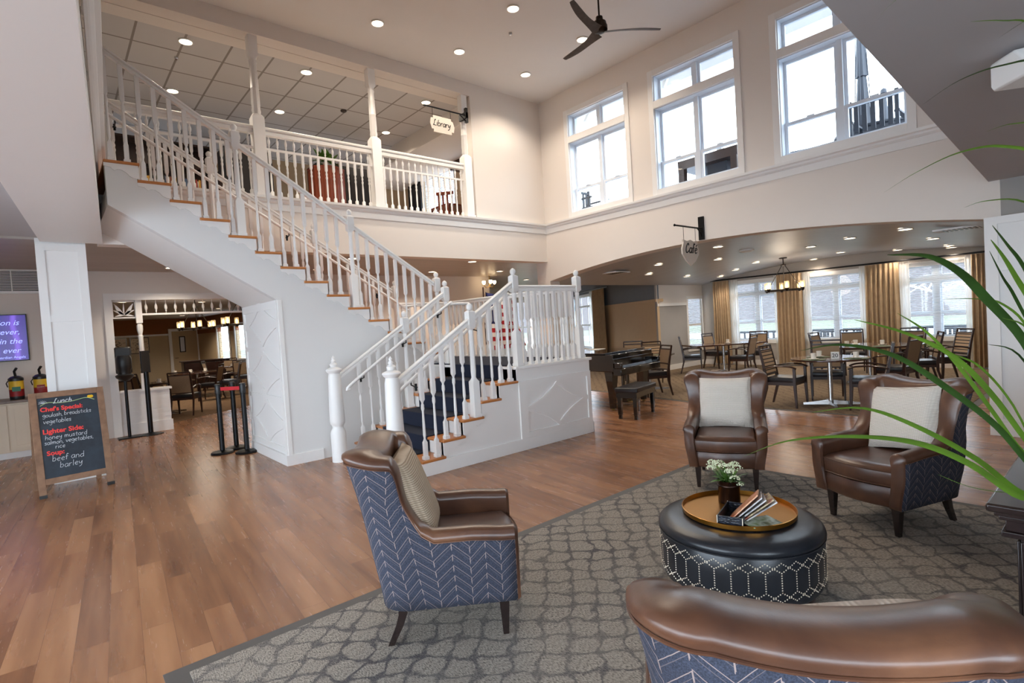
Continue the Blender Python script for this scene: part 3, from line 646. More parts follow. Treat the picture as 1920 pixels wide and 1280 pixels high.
# cafe walls
KX, KY = 12.97, 8.75
s = MB(); s.bx(KX, 14.55, KY, KY+.06, 0, 3.7); s.bx(15.35, 15.6, KY, KY+.06, 0, 3.7); s.bx(14.55, 15.35, KY, KY+.06, 0, .55); s.bx(14.55, 15.35, KY, KY+.06, 2.03, 3.7)
struct('wall_cafe_side', s, 'grey_wall')
s = MB(); s.bx(KX, 14.47, KY-.012, KY, 1.9, 2.9); s.bx(15.42, 15.4, KY-.012, KY, 1.9, 2.9); s.bx(14.47, 15.4, KY-.012, KY, 2.12, 2.9); struct('trim_8', s, 'wall_paint')
s = MB(); s.bx(KX, 14.47, KY-.03, KY, 1.85, 1.93); s.bx(KX, 15.4, KY-.025, KY, 0, .15); struct('trim_9', s, 'white_paint')
dW = Vector((.51, .86)).normalized(); nW = Vector((dW.y, -dW.x))
def wq(t0, t1, off, th): 
    K = Vector((KX, KY)); return [tuple(K+dW*t0+nW*off), tuple(K+dW*t1+nW*off), tuple(K+dW*t1+nW*(off+th)), tuple(K+dW*t0+nW*(off+th))]
s = MB()
for t0, t1, z0, z1 in ((0, 5.4, 0, 1.98), (5.4, 7.9, 0, .55), (7.9, 8.6, 0, 2.0)): s.prism(wq(t0, t1, 0, .07), 'xy', z0, z1)
struct('wall_cafe_angled', s, 'beige_wall')
s = MB()
for t0, t1, z0, z1 in ((0, 5.4, 2.06, 3.0), (5.4, 7.9, 2.5, 3.0), (7.9, 8.6, 2.0, 3.0)): s.prism(wq(t0, t1, 0, .07), 'xy', z0, z1)
struct('wall_cafe_angled_upper', s, 'blue_wall')
s = MB().prism(wq(0, 5.4, -.03, .23), 'xy', 1.98, 2.06); struct('trim_10', s, 'beige_wall')
s = MB()
for t0, t1, z0, z1 in ((5.3, 5.4, .45, 2.6), (7.9, 8.0, .45, 2.6), (5.4, 7.9, 2.5, 2.6), (5.4, 7.9, .45, .55)): s.prism(wq(t0, t1, -.03, .06), 'xy', z0, z1)
for t in (6.2, 7.05): s.prism(wq(t, t+.05, .03, .03), 'xy', .55, 2.5)
s.prism(wq(5.4, 7.9, .035, .03), 'xy', 1.35, 1.42); s.prism(wq(5.4, 7.9, .035, .03), 'xy', 2.1, 2.17)
win = struct('window_8', s, 'window_vinyl'); MB().prism(wq(5.4, 7.9, .066, .003), 'xy', .55, 2.5).build('window_pane', 'window_glass', win)
# small side window
s = MB(); s.bx(14.47, 14.55, KY-.02, KY, .45, 2.12); s.bx(15.35, 15.39, KY-.02, KY, .45, 2.12); s.bx(14.55, 15.35, KY-.02, KY, 2.03, 2.12); s.bx(14.55, 15.35, KY-.02, KY, .45, .55); s.bx(14.55, 15.35, KY+.03, KY+.05, 1.22, 1.27)
win = struct('window_7', s, 'white_paint'); MB().bx(14.55, 15.35, KY+.052, KY+.055, .55, 2.03).build('window_pane', 'window_glass', win)
# far cafe wall with three windows
CW = [(6.38, 7.75), (4.36, 5.7), (2.3, 3.6)]
s = MB(); cz0, cz1 = .72, 2.36
s.bx(15.4, 15.6, .8, KY, 0, cz0); s.bx(15.4, 15.6, .8, KY, cz1, 3.7)
e = [KY]+[q for w in CW for q in (w[1], w[0])]+[.8]
for i in range(0, len(e), 2): s.bx(15.4, 15.6, e[i+1], e[i], cz0, cz1)
struct('wall_cafe_windows', s, 'greige_wall')
s = MB().bx(15.375, 15.4, .9, KY, 0, .15); struct('baseboard_right', s, 'white_paint')
for k, (a, b_) in enumerate(CW):
    w = MB(); x = 15.4
    for (u0, u1, v0, v1) in ((a-.1, a, cz0-.1, cz1+.1), (b_, b_+.1, cz0-.1, cz1+.1), (a, b_, cz1, cz1+.1), (a-.1, b_+.1, cz0-.1, cz0)): w.bx(x-.025, x, u0, u1, v0, v1)
    win = struct('window_%d' % (4+k), w, 'white_paint')
    f = MB(); mid = (a+b_)/2; f.bx(15.46, 15.56, mid-.06, mid+.06, cz0, cz1); f.bx(15.46, 15.56, a, mid-.06, 2.0, 2.1); f.bx(15.46, 15.56, mid+.06, b_, 2.0, 2.1)
    for y0, y1 in ((a, mid-.06), (mid+.06, b_)):
        for z0, z1 in ((cz0, 1.27), (1.27, 2.0), (2.1, cz1)):
            f.bx(15.5, 15.54, y0, y0+.035, z0, z1); f.bx(15.5, 15.54, y1-.035, y1, z0, z1); f.bx(15.5, 15.54, y0+.035, y1-.035, z0, z0+.035); f.bx(15.5, 15.54, y0+.035, y1-.035, z1-.035, z1)
    f.build('window_frame', 'window_vinyl', win)
    MB().bx(15.52, 15.523, a, b_, cz0, cz1).build('window_pane', 'window_glass', win)
s = MB().bx(8.8, 15.6, .8, 1.0, 0, 3.7); struct('wall_cafe_front', s, 'grey_wall')
s = MB(); top = [(1.0+(8.75-1.0)*i/40, arch(1.0+(8.75-1.0)*i/40)) for i in range(41)]
s.prism([(8.75, 3.68), (1.0, 3.68)]+top, 'yz', 8.8, 15.4); struct('ceiling_cafe', s, 'cafe_ceiling')
# upper deck outside the clerestory
s = MB().bx(8.8, 16.6, -1, 9, 3.62, 3.72); struct('deck_floor', s, 'deck_grey')
# ground outside
s = MB().bx(-60, 160, -80, 120, -.35, -.25); o = struct('ground_lawn', s, 'grass')
s = MB().bx(34, 44, -80, 120, -.25, -.2); struct('ground_road', s, 'road_pale')
s = MB(); rs = []
for i in range(5):
    rs.append([(70+i*14, -90+j*18, [-.3, 6, 12, 17, 20][i]*(1+.15*math.sin(j*1.3+i))) for j in range(14)])
s.rings(rs, closed=False, cap=False); struct('ground_hillside', s, 'bare_woods')
s = MB().prism([(-30, -30), (30, -30), (30, -2.8), (-2.9, -2.8), (-2.9, 14), (-30, 14)], 'xy', -.24, -.1); struct('ground_bounce', s, 'bounce_pale')  # unseen pale ground, added to bounce daylight up onto the beam soffit
s = MB().bx(15.6, 19.4, -2, 10, -.2, -.08); struct('ground_patio', s, 'road_pale')
# house wing seen through the dining windows
s = MB().bx(14, 14.3, 20, 40, -.2, 4); tag(s.build('brick_house', 'red_brick'), 'red brick wing outside the dining room windows', 'building')
# ------------------------------------------------------------------ staircase
RISE, RUN = .1783, .2828
YP, YL, YU, YB = 5.07, 6.72, 6.955, 8.42       # panel side, left side of the lower flight, upper flight sides
XL = 4.40                                       # front edge of the landing
ZL = 6*RISE
def balus(h):
    k = round(h, 2)
    if k not in BAL:
        sq = h*.36; a = h
        BAL[k] = MB().sqturn([(.03, 0, 0), (.03, .035, 0), (.021, .04, 0), (.021, .19, 0), (.016, .215, 1), (.011, .235, 1), (.017, .27, 1), (.0165, .33, 1), (.012, h-sq-.16, 1), (.012, h-sq-.13, 1), (.019, h-sq-.1, 1), (.018, h-sq-.06, 1), (.011, h-sq-.04, 1), (.017, h-sq-.02, 1), (.021, h-sq, 0), (.021, h, 0)]).mesh('baluster', 40)
        BAL[k].materials.append(M['white_paint'])
    return BAL[k]
BAL = {}
st = thing('staircase', 'white switchback staircase with turned balusters, oak treads and a blue runner', 'staircase', (2.7, 5.9, 0))
def rel(p): return (p[0]-2.7, p[1]-5.9, p[2])
def put(name, me, p, parent=st):
    o = link(name, me, None, parent); o.location = rel(p) if parent is st else p; return o
def newel(x, y, z, h=1.22, s=.045):
    mb = MB().sqturn([(s*1.15, 0, 0), (s*1.15, .03, 0), (s, .04, 0), (s, .42, 0), (s*.8, .45, 1), (s*.62, .47, 1), (s*.72, .55, 1), (s*.6, h-.38, 1), (s*.75, h-.35, 1), (s*.6, h-.33, 1), (s, h-.3, 0), (s, h-.12, 0), (s*.6, h-.1, 1)])
    mb.lathe([(.001, 0), (.02, .002), (.034, .02), (.038, .042), (.03, .066), (.012, .08), (.001, .084)], (0, 0, h-.1), 14)
    me = mb.mesh('newel_post', 40); me.materials.append(M['white_paint']); put('newel_post', me, (x, y, z))
for y, x in ((YP+.02, 2.69), (6.62, 2.7)):
    f = MB().lathe([(.095, 0), (.095, .36), (.088, .39), (.068, .43), (.072, .46), (.09, .48), (.094, .52), (.078, 1.06), (.066, 1.12), (.085, 1.135), (.1, 1.16), (.094, 1.175), (.035, 1.2), (.045, 1.22), (.05, 1.235), (.022, 1.26), (.03, 1.275), (.014, 1.3), (.02, 1.315), (.001, 1.345)], (0, 0, 0), 20)
    me = f.mesh('newel_post', 40); me.materials.append(M['white_paint']); put('newel_post', me, (x, y, 0))
# treads, risers, brackets of the lower flight
brk = [(0, 0), (.3, 0), (.3, -.14), (.25, -.135), (.22, -.12), (.19, -.085), (.15, -.06), (.11, -.06), (.09, -.075), (.07, -.06), (.06, -.045), (.03, -.04), (.0, -.035)]
for j in range(1, 6):
    z = j*RISE; x0 = XL-(6-j)*RUN
    MB().bx(x0-.03, x0+RUN, YP-.035, YL+.03, z-.03, z).build('tread', 'oak_tread', st, world=True, bevel=.008)
    MB().bx(x0, x0+.02, YP+.005, YL, z-RISE, z-.03).build('riser', 'white_paint', st, world=True)
    mb = MB(); mb.prism([(x0+RUN-px, z-.03+py) for px, py in brk], 'xz', YP-.014, YP-.002); mb.build('scroll_bracket', 'white_paint', st, world=True)
MB().bx(XL, XL+.02, YP+.005, YL, 5*RISE, ZL-.03).build('riser', 'white_paint', st, world=True)
rn = MB(); w0, w1 = YP+.3, YL-.28; t = .012
for j in range(1, 7):
    z = j*RISE; x0 = XL-(6-j)*RUN
    rn.bx(x0-.045, x0-.005, w0, w1, z-RISE+(.0 if j == 1 else t), z+t)
    rn.bx(x0-.05, x0+RUN-.02, w0-.001, w1+.001, z+.001, z+t+.002)
rn.build('stair_runner', 'navy_carpet', st, world=True, bevel=.006)
# stepped side skirt and panelled landing box
sk = [(XL-5*RUN, 0)]
for j in range(1, 6): sk += [(XL-(6-j)*RUN, (j-1)*RISE if j > 1 else 0), (XL-(6-j)*RUN, j*RISE-.03)]
sk += [(XL, 5*RISE-.03), (XL, 0)]
MB().prism(sk[1:], 'xz', YP, YP+.06).build('side_skirt', 'white_paint', st, world=True)
MB().prism(sk[1:], 'xz', YL-.05, YL).build('side_skirt', 'white_paint', st, world=True)
XE = 5.78
lb = MB(); lb.bx(XL, XE, YP, YB, 0, ZL-.04).build('landing_box', 'white_paint', st, world=True)
MB().bx(XL-.02, XE+.03, YP-.03, YB, ZL-.04, ZL-.004).build('landing_floor', 'white_paint', st, world=True, bevel=.005)
MB().bx(XL-.01, XE-.12, YP+.14, YB-.1, ZL-.004, ZL+.01).build('landing_carpet', 'navy_carpet', st, world=True)
MB().bx(2.95, XE+.015, YP-.018, YP-.0, 0, .15).build('baseboard', 'white_paint', st, world=True, bevel=.003)
MB().bx(XE, XE+.018, YP-.018, YB, 0, .15).build('baseboard', 'white_paint', st, world=True, bevel=.003)
# quilted diamond panel of the landing
def rail_strip(mb, pts, w, y0, y1):
    P = [Vector((a, b)) for a, b in pts]; lf = []; rt = []
    for i, p in enumerate(P):
        d = (P[min(i+1, len(P)-1)]-P[max(i-1, 0)]).normalized(); n = Vector((-d.y, d.x)); lf.append(p+n*w/2); rt.append(p-n*w/2)
    for i in range(len(P)-1):
        mb.prism([tuple(lf[i]), tuple(lf[i+1]), tuple(rt[i+1]), tuple(rt[i])], 'xz', y0, y1)
def quilt(mb, x0, x1, z0, z1, y0, y1, w=.055, sag=.16):
    cx, cz = (x0+x1)/2, (z0+z1)/2
    for qi, ((a, b_), c_) in enumerate(((((cx, z1), (x1, cz)), (x1, z1)), (((x1, cz), (cx, z0)), (x1, z0)), (((cx, z0), (x0, cz)), (x0, z0)), (((x0, cz), (cx, z1)), (x0, z1)))):
        pts = []
        for i in range(11):
            t_ = i/10; p = Vector(a)*(1-t_)+Vector(b_)*t_; q = Vector((cx, cz))-Vector(c_)
            pts.append(tuple(p+q*sag*4*t_*(1-t_)*.5))
        rail_strip(mb, pts, w, y0-.0006*qi, y1+.0006*qi)
q = MB(); px0, px1 = 4.55, 5.7
quilt(q, px0, px1, .23, .8, YP-.017, YP)
for a, b_, c_, d_ in ((XL+.02, px0, .15, .88), (px1, XE-.01, .15, .88), (px0, px1, .15, .22), (px0, px1, .81, .88)): q.bx(a, b_, YP-.02, YP, c_, d_)
q.build('panel_moulding', 'white_paint', st, world=True, smooth=0)
# rails
def rail(p, q_, parent=st, w=.032, h=.075, name='handrail'):
    mb = MB(); P, Q = Vector(p), Vector(q_); d = Q-P; hz = Vector((d.x, d.y, 0)).normalized(); n = Vector((-hz.y, hz.x, 0))
    prof = [(-w*.8, -h), (w*.8, -h), (w*.8, -h*.62), (w*.55, -h*.5), (w, -h*.35), (w, -h*.12), (w*.6, 0), (-w*.6, 0), (-w, -h*.12), (-w, -h*.35), (-w*.55, -h*.5), (-w*.8, -h*.62)]
    mb.rings([[A+n*a+Vector((0, 0, b_)) for a, b_ in prof] for A in (P, Q)])
    return mb.build(name, 'white_paint', parent, world=(parent is not None), smooth=40)
def flight(x_a, x_b, y, z_at, treads, up, ng):
    pass
SL = RISE/RUN
def znose_low(x): return RISE+SL*(x-(XL-5*RUN))
def znose_up(x): return ZL+RISE+SL*(4.51-x)
RH = 1.07
for y in (YP+.03, 6.64):
    xa = 2.72; xm = 3.76; xb = 4.45
    rail((xa, y, znose_low(xa)+RH), (xb, y, znose_low(xb)+RH-.02))
    newel(xm, y, 3*RISE, h=1.36); newel(xb+.02, y, ZL, h=1.25)
    for j in range(1, 6):
        x0 = XL-(6-j)*RUN
        for f_ in (.2, .72):
            x = x0+RUN*f_
            if abs(x-xm) < .06: continue
            z = j*RISE; h = znose_low(x)+RH-.075-z
            put('baluster', balus(h), (x, y, z))
# landing rails
newel(5.64, YP+.03, ZL, h=1.25); newel(5.64, YB-.05, ZL, h=1.25); newel(4.58, YB-.05, ZL, h=1.25)
zr = ZL+1.02
rail((4.47, YP+.03, zr), (5.64, YP+.03, zr)); rail((5.64, YP+.03, zr), (5.64, YB-.05, zr)); rail((5.64, YB-.05, zr), (4.58, YB-.05, zr))
for i in range(9): put('baluster', balus(.945), (4.58+i*.118, YP+.03, ZL))
for i in range(24): put('baluster', balus(.945), (5.64, YP+.18+i*.13, ZL))
for i in range(7): put('baluster', balus(.945), (4.72+i*.13, YB-.05, ZL))
# upper flight
for k in range(1, 15):
    z = ZL+k*RISE; x1 = 4.51-(k-1)*RUN; x0 = x1-RUN
    MB().bx(x0, x1+.03, YU-.03, YB+.02, z-.03, z).build('tread', 'oak_tread', st, world=True, bevel=.008)
    MB().bx(x1-.02, x1, YU+.005, YB, z-RISE, z-.03).build('riser', 'white_paint', st, world=True)
    mb = MB(); mb.prism([(x0+px, z-.03+py) for px, py in brk], 'xz', YU-.014, YU-.002); mb.build('scroll_bracket', 'white_paint', st, world=True)
for y in (YU+.04, YB-.12):
    near = y < 7.5
    xa = 4.5; xb = .62
    rail((xa, y, znose_up(xa)+RH), (xb, y, znose_up(xb)+RH-.0))
    for x, k in ((3.22, 5), (1.84, 10)): newel(x, y, ZL+k*RISE, h=1.36 if near else 1.4)
    newel(4.56, y, ZL, h=1.42)
    for k in range(1, 15):
        x1 = 4.51-(k-1)*RUN; z = ZL+k*RISE
        for f_ in (.25, .75):
            x = x1-RUN*f_
            if min(abs(x-3.22), abs(x-1.84)) < .06: continue
            put('baluster', balus(znose_up(x)+RH-.075-z), (x, y, z))
# round grab rails with dark brackets
def grab(pts, br):
    g = MB().tube(catmull(pts, 6), .02, 10).build('grab_rail', 'white_paint', st, world=True, smooth=60)
    for x, y, z, dy in br:
        b_ = MB().tube([(x, y, z), (x, y, z-.05), (x, y+dy, z-.07)], .008, 6); b_.lathe([(.02, -.006), (.02, .006)], (x, y+dy, z-.07), 8); b_.bx(x-.012, x+.012, y+dy-.008, y+dy+.008, z-.11, z-.03)
        b_.build('rail_bracket', 'black_metal', st, world=True)
zz = lambda x: znose_low(x)+.86
grab([(2.85, 6.52, zz(2.85)-.05), (2.95, 6.52, zz(2.95)), (4.35, 6.52, zz(4.35)), (4.5, 6.52, zz(4.35)+.05), (4.8, 6.52, zz(4.35)+.05)], [(3.05, 6.52, zz(3.05), .1), (3.7, 6.52, zz(3.7), .1), (4.3, 6.52, zz(4.3), .1)])
grab([(2.85, YP+.17, zz(2.85)-.05), (2.95, YP+.17, zz(2.95)), (4.5, YP+.17, zz(4.5))], [(3.0, YP+.17, zz(3.0), -.1), (3.9, YP+.17, zz(3.9), -.1)])
zu = lambda x: znose_up(x)+.84
grab([(4.9, YB-.25, zu(4.6)), (4.6, YB-.25, zu(4.6)), (4.4, YB-.25, zu(4.4)), (.65, YB-.25, zu(.65))], [(4.2, YB-.25, zu(4.2), .1), (2.8, YB-.25, zu(2.8), .1), (1.4, YB-.25, zu(1.4), .1), (.8, YB-.25, zu(.8), .1)])
# wall below the upper flight with the sloping soffit and the panelled jamb
jx = 2.18; js = 2.08
s = MB()
top = [(.56, ZL+14*RISE-.03)]
for k in range(14, 0, -1):
    x1 = 4.51-(k-1)*RUN; top += [(x1, ZL+k*RISE-.03), (x1, ZL+(k-1)*RISE-.03)]
top[-1] = (4.51, ZL-.04)
poly = [(jx, 0), (jx, js), (.56, js+(jx-.56)*SL)]+top+[(XL, ZL-.04), (XL, 0)]
s.prism(poly, 'xz', YU, YU+.12); struct('wall_stair', s, 'stair_wall_paint', smooth=0)
s = MB().prism([(jx, 0), (jx, js), (.56, js+(jx-.56)*SL), (.56, js+.18+(jx-.56)*SL), (jx+.12, js+.1), (jx+.12, 0)], 'xz', YU+.12, 8.5); struct('wall_stair_soffit', s, 'white_paint', smooth=0)
s = MB().prism(poly[3:], 'xz', YB-.05, YB); s = MB().prism([(4.51, ZL), (4.51, ZL+.05), (.56, ZL+.05+14*RISE), (.56, ZL-.3+14*RISE)], 'xz', YB, YB+.04); struct('trim_11', s, 'white_paint', smooth=0)
s = MB()
s.bx(jx-.016, jx, YU, YU+.07, .13, js); s.bx(jx-.016, jx, 8.43, 8.5, .13, js)
for i in range(3): s.bx(jx-.016, jx, YU+.07, 8.43, .16+i*.64, .22+i*.64)
s.bx(jx-.016, jx, YU+.07, 8.43, 1.98, js)
mb = MB()
for i in range(3):
    q = MB(); quilt(q, YU+.07, 8.43, .22+i*.64, .80+i*.64, 0, .010, w=.09)
    # laid out in the jamb plane: swap the axes of the strip geometry
    s.add([(jx-.013+b_, a, c_) for a, b_, c_ in q.v], q.f)
s.bx(jx-.03, jx, YU-.02, 8.5, 0, .13); s.bx(jx, 2.62, YU-.02, YU, 0, .13); s.bx(jx, jx+.05, YU-.012, YU, .13, js)
struct('trim_12', s, 'white_paint', smooth=0)
# ------------------------------------------------------------------ balcony posts and railings
def bpost(x, lab):
    p = thing('balcony_post', lab, 'post', (x, 8.6, H2), 0, 'turned balcony posts')
    MB().sqturn([(.085, 0, 0), (.085, 1.19, 0), (.07, 1.22, 0), (.06, 1.25, 1), (.068, 1.3, 1), (.06, 1.34, 1), (.066, 1.4, 1), (.06, 1.62, 1), (.064, 1.63, 1), (.06, 1.64, 1), (.056, 1.86, 1), (.06, 1.87, 1), (.055, 1.89, 1), (.052, 2.0, 1), (.06, 2.03, 1), (.05, 2.06, 1), (.06, 2.09, 1), (.065, 2.12, 0), (.065, 2.41, 0)]).build('turned_shaft', 'white_paint', p, smooth=40)
    MB().bx(-.1, .1, -.1, .1, 0, .06).build('plinth', 'white_paint', p)
PX = [(.66, 'turned balcony post at the far left by the top of the stairs'), (2.6, 'turned balcony post left of the cherry cabinet, above the stair handrail'), (4.52, 'turned balcony post in the middle, right of the cherry cabinet'), (6.48, 'turned balcony post at the right end carrying the Library sign')]
for x, lb_ in PX: bpost(x, lb_)
BB = MB().sqturn([(.026, 0, 0), (.026, .03, 0), (.021, .035, 0), (.021, .1, 0), (.012, .12, 1), (.016, .3, 1), (.012, .4, 1), (.019, .43, 1), (.012, .46, 1), (.018, .49, 1), (.011, .52, 1), (.018, .55, 0), (.018, .72, 0), (.018, .73, 0)]).mesh('baluster', 40); BB.materials.append(M['white_paint'])
BF = MB().lathe([(.008, 0), (.009, .03), (.016, .045), (.009, .06), (.018, .085), (.021, .11), (.018, .135), (.009, .16), (.012, .175), (.007, .2)], (0, 0, 0), 8, cap=False).mesh('spindle', 60); BF.materials.append(M['white_paint'])
for i, (x0, x1, lb_) in enumerate(((.66, 2.6, 'balcony railing section at the left end, seen through the stair balusters'), (2.6, 4.52, 'balcony railing section in front of the cherry cabinet'), (4.52, 6.48, 'balcony railing section at the right end, below the Library sign'))):
    r = thing('balcony_railing', lb_, 'railing', ((x0+x1)/2, 8.6, H2), 0, 'balcony railings')
    a = x0+.085; b_ = x1-.085
    rail((a, 8.6, H2+1.07), (b_, 8.6, H2+1.07), r, w=.05, h=.12, name='top_rail')
    MB().bx(a, b_, 8.58, 8.62, H2+.73, H2+.76).build('middle_rail', 'white_paint', r, world=True)
    n = 14
    for k in range(n):
        x = a+(b_-a)*(k+.5)/n-(x0+x1)/2
        for me, nm, z in ((BB, 'baluster', 0), (BF, 'spindle', .755)):
            o = link(nm, me, None, r); o.location = (x, 0, z)
# ------------------------------------------------------------------ wingback armchair (faces +X, origin on the floor)
def sstep(a, b, x):
    t = min(1, max(0, (x-a)/(b-a))); return t*t*(3-2*t)
def wing_path():
    hw = .345; pts = []
    n = 14
    xs = [.33, .27, .2, .12, .04, -.03, -.07, -.09, -.105, -.12, -.135, -.15, -.165, -.18, -.2]
    for x in xs: pts.append((x, -hw, 0, -1))
    for i in range(1, 9):
        a = -PI/2-(PI/2)*i/9; pts.append((-.2+.145*math.cos(a), -hw+.145+.145*math.sin(a), math.cos(a), math.sin(a)))
    for i in range(0, 11): pts.append((-.345, -(hw-.145)+2*(hw-.145)*i/10, -1, 0))
    for i in range(1, 9):
        a = PI-(PI/2)*i/9; pts.append((-.2+.145*math.cos(a), hw-.145+.145*math.sin(a), math.cos(a), math.sin(a)))
    for x in xs[::-1]: pts.append((x, hw, 0, 1))
    return pts
WP = wing_path()
def wh(x, y):
    if abs(y) > .2 and x > -.33:
        h = .585+.015*sstep(.3, .1, x)
        return h+(.985-h)*sstep(-.04, -.19, x)+.03*sstep(-.2, -.34, x)
    return 1.015-.03*(1-min(1, (y/.2)**2))
def wtx(x, y, z):
    w = sstep(.12, -.14, x)
    lean = .15*max(0, (z-.2)/.8)**1.25*w
    taper = 1-.10*sstep(.45, .18, z)
    fl = 1+.10*sstep(.66, .98, z)*w - .05*sstep(.55, .72, z)*sstep(.98, .8, z)*w
    fw = .075*sstep(.70, .97, z)*min(1, max(0, (x+.345)/.155))
    return (x-lean-.01*w+fw, y*taper*fl, z)
def wingback(label, loc, rz):
    t = thing('wingback_armchair', label, 'armchair', loc, rz, 'leather wingback armchairs around the ottoman')
    out = MB(); inn = MB(); pipe = []; u = 0; last = None
    R_ = .042; zo = [.2, .26, .34, .42, .5]
    outer = []; inner = []
    for x, y, nx, ny in WP:
        h = wh(x, y); bk_ = sstep(-.24, -.34, x); th = .045+.015*sstep(.0, -.2, x); R_ = .042-.006*bk_
        if last: u += math.hypot(x-last[0], y-last[1])
        last = (x, y)
        zs = [.2+(h-R_*1.1-.2)*k/8 for k in range(9)]
        ro = [wtx(x+nx*.0, y+ny*.0, z) for z in zs]
        outer.append((ro, zs, u))
        rr = []
        c = (x-nx*th, y-ny*th)
        cz = h-R_*1.05
        rr.append(wtx(x+nx*.002, y+ny*.002, cz-.012-.012*bk_))
        for k in range(9):
            a = PI*k/8; ex = (th+.008)*math.cos(a); ez = R_*math.sin(a)*1.05
            rr.append(wtx(c[0]+nx*ex, c[1]+ny*ex, cz+ez))
        for z in [cz-(cz-.3)*k/6 for k in range(1, 7)]:
            rr.append(wtx(c[0]-nx*(th), c[1]-ny*(th), z))
        inner.append(rr)
        pipe.append(wtx(x+nx*.006, y+ny*.006, cz-.012-.012*bk_))
    vi = 0
    for ro, zs, uu in outer:
        for p, z in zip(ro, zs):
            out.v.append(p); out.uv[vi] = (uu, z); vi += 1
    n = 9
    for i in range(len(outer)-1):
        for k in range(n-1): out.f.append((i*n+k, (i+1)*n+k, (i+1)*n+k+1, i*n+k+1)); out.mi.append(0)
    o = out.build('outer_shell', 'chevron_fabric', t, smooth=50)
    so = o.modifiers.new('solid', 'SOLIDIFY'); so.thickness = .01; so.offset = -1
    inn.rings(inner, closed=False, cap=False)
    # close the arm fronts
    for e, sg in ((0, -1), (-1, 1)):
        ring = inner[e]; ro = outer[e][0]
        poly = [ro[k] for k in range(0, 8)]+ring
        bot = [wtx(.33, sg*(.345-.09), z) for z in (.26, .2)]
        poly = poly+bot; cx = sum(p[0] for p in poly)/len(poly); cy_ = sum(p[1] for p in poly)/len(poly); cz_ = sum(p[2] for p in poly)/len(poly)
        bulge = [(p[0]+.016, cy_+(p[1]-cy_)*.8, cz_+(p[2]-cz_)*.94) for p in poly]
        inn.rings([poly, bulge], True, False); b0 = len(inn.v)-len(poly); inn.f.append(tuple(range(b0, b0+len(poly)))); inn.mi.append(0)
    inn.build('leather_shell', 'brown_leather', t, smooth=60)
    MB().tube(pipe, .004, 5).build('piping', 'brown_leather', t, smooth=60)
    # front rail with a bow, deck
    f = MB(); rs = []
    for z, g in ((.2, .0), (.215, .012), (.3, .016), (.335, .004)):
        w = .262 if z > .21 else .255
        rs.append([(-.3, -w, z)]+[(.30+.045*math.cos(PI/2*(k/8))+g if abs(k) < 9 else .3, w*k/8, z) for k in range(-8, 9)]+[(-.3, w, z)])
    f.rings(rs); f.build('seat_base', 'brown_leather', t, smooth=50)
    # seat cushion
    f = MB(); rs = []
    for z, g in ((.335, -.015), (.345, 0), (.365, .006), (.43, .008), (.452, .002), (.47, -.02), (.478, -.06)):
        w = .252+g*.6
        pts = [(-.29, -w)]+[(.315+.04*math.cos(PI/2*(k/8))+g, w*k/8) for k in range(-8, 9)]+[(-.29, w)]
        rs.append([(x, y, z+(0.012*math.cos(y*5)*math.cos(x*4) if z > .46 else 0)) for x, y in pts])
    f.rings(rs); f.build('seat_cushion', 'brown_leather', t, smooth=60, bevel=.004)
    for z in (.45, .352):
        MB().tube([(.315+.04*math.cos(PI/2*(k/8))+.011, .256*k/8, z) for k in range(-8, 9)], .0045, 5).build('cushion_piping', 'brown_leather', t, smooth=60)
    for sg in (-1, 1):
        MB().rings([[(.262+a*s_, sg*.24+b*s_, z) for a, b in ((-1, -1), (1, -1), (1, 1), (-1, 1))] for z, s_ in ((.0, .0145), (.21, .027))]).build('leg', 'espresso_wood', t)
        rs = []
        for z, dx, s_ in ((0, -.075, .015), (.05, -.05, .017), (.1, -.025, .019), (.16, -.005, .022), (.21, 0, .024)):
            rs.append([(-.25+dx+a*s_, sg*.235+b*s_, z) for a, b in ((-1, -1), (1, -1), (1, 1), (-1, 1))])
        MB().rings(rs).build('leg', 'espresso_wood', t)
    return t
def pillow_mesh(w, h, d, seed):
    rnd = random.Random(seed); mb = MB(); n = 16; P = {}
    for sgn in (1, -1):
        for i in range(n+1):
            for j in range(n+1):
                u = -1+2*i/n; v = -1+2*j/n
                pin = 1-.055*(1-abs(u*v))*(abs(u)**6+abs(v)**6)*.9
                edge = (1-u**4)*(1-v**4)
                th = d*(max(edge, 0)**.38)*(1+.05*math.sin(3*u+seed)*math.cos(2.5*v))
                x = sgn*th; y = u*w/2*(1-.05*(1-v*v)*abs(u)**3); z = v*h/2*(1-.05*(1-u*u)*abs(v)**3)
                P[(sgn, i, j)] = len(mb.v); mb.v.append((x, y, z+h/2))
    for sgn in (1, -1):
        for i in range(n):
            for j in range(n):
                a, b, c, e = P[(sgn, i, j)], P[(sgn, i+1, j)], P[(sgn, i+1, j+1)], P[(sgn, i, j+1)]
                mb.f.append((a, b, c, e) if sgn > 0 else (e, c, b, a)); mb.mi.append(0)
    return mb
def pillow(label, chair_loc, rz, ml, off, size=(.47, .46), lean=-18, roll=0, seed=1, zb=.483, twist=0):
    mb = pillow_mesh(size[0], size[1], .075, seed)
    R_ = Matrix.Rotation(math.radians(lean), 4, 'Y') @ Matrix.Rotation(math.radians(roll), 4, 'X')
    mb.v = [tuple(R_ @ Vector(p)) for p in mb.v]; zmin = min(p[2] for p in mb.v); mb.v = [(a, b, c-zmin) for a, b, c in mb.v]
    o = mb.build('throw_pillow', ml, None, smooth=70)
    c, s_ = math.cos(rz), math.sin(rz)
    o.location = (chair_loc[0]+c*off[0]-s_*off[1], chair_loc[1]+s_*off[0]+c*off[1], zb); o.rotation_euler = (0, 0, rz+math.radians(twist))
    tag(o, label, 'pillow', 'throw pillows on the armchairs'); return o
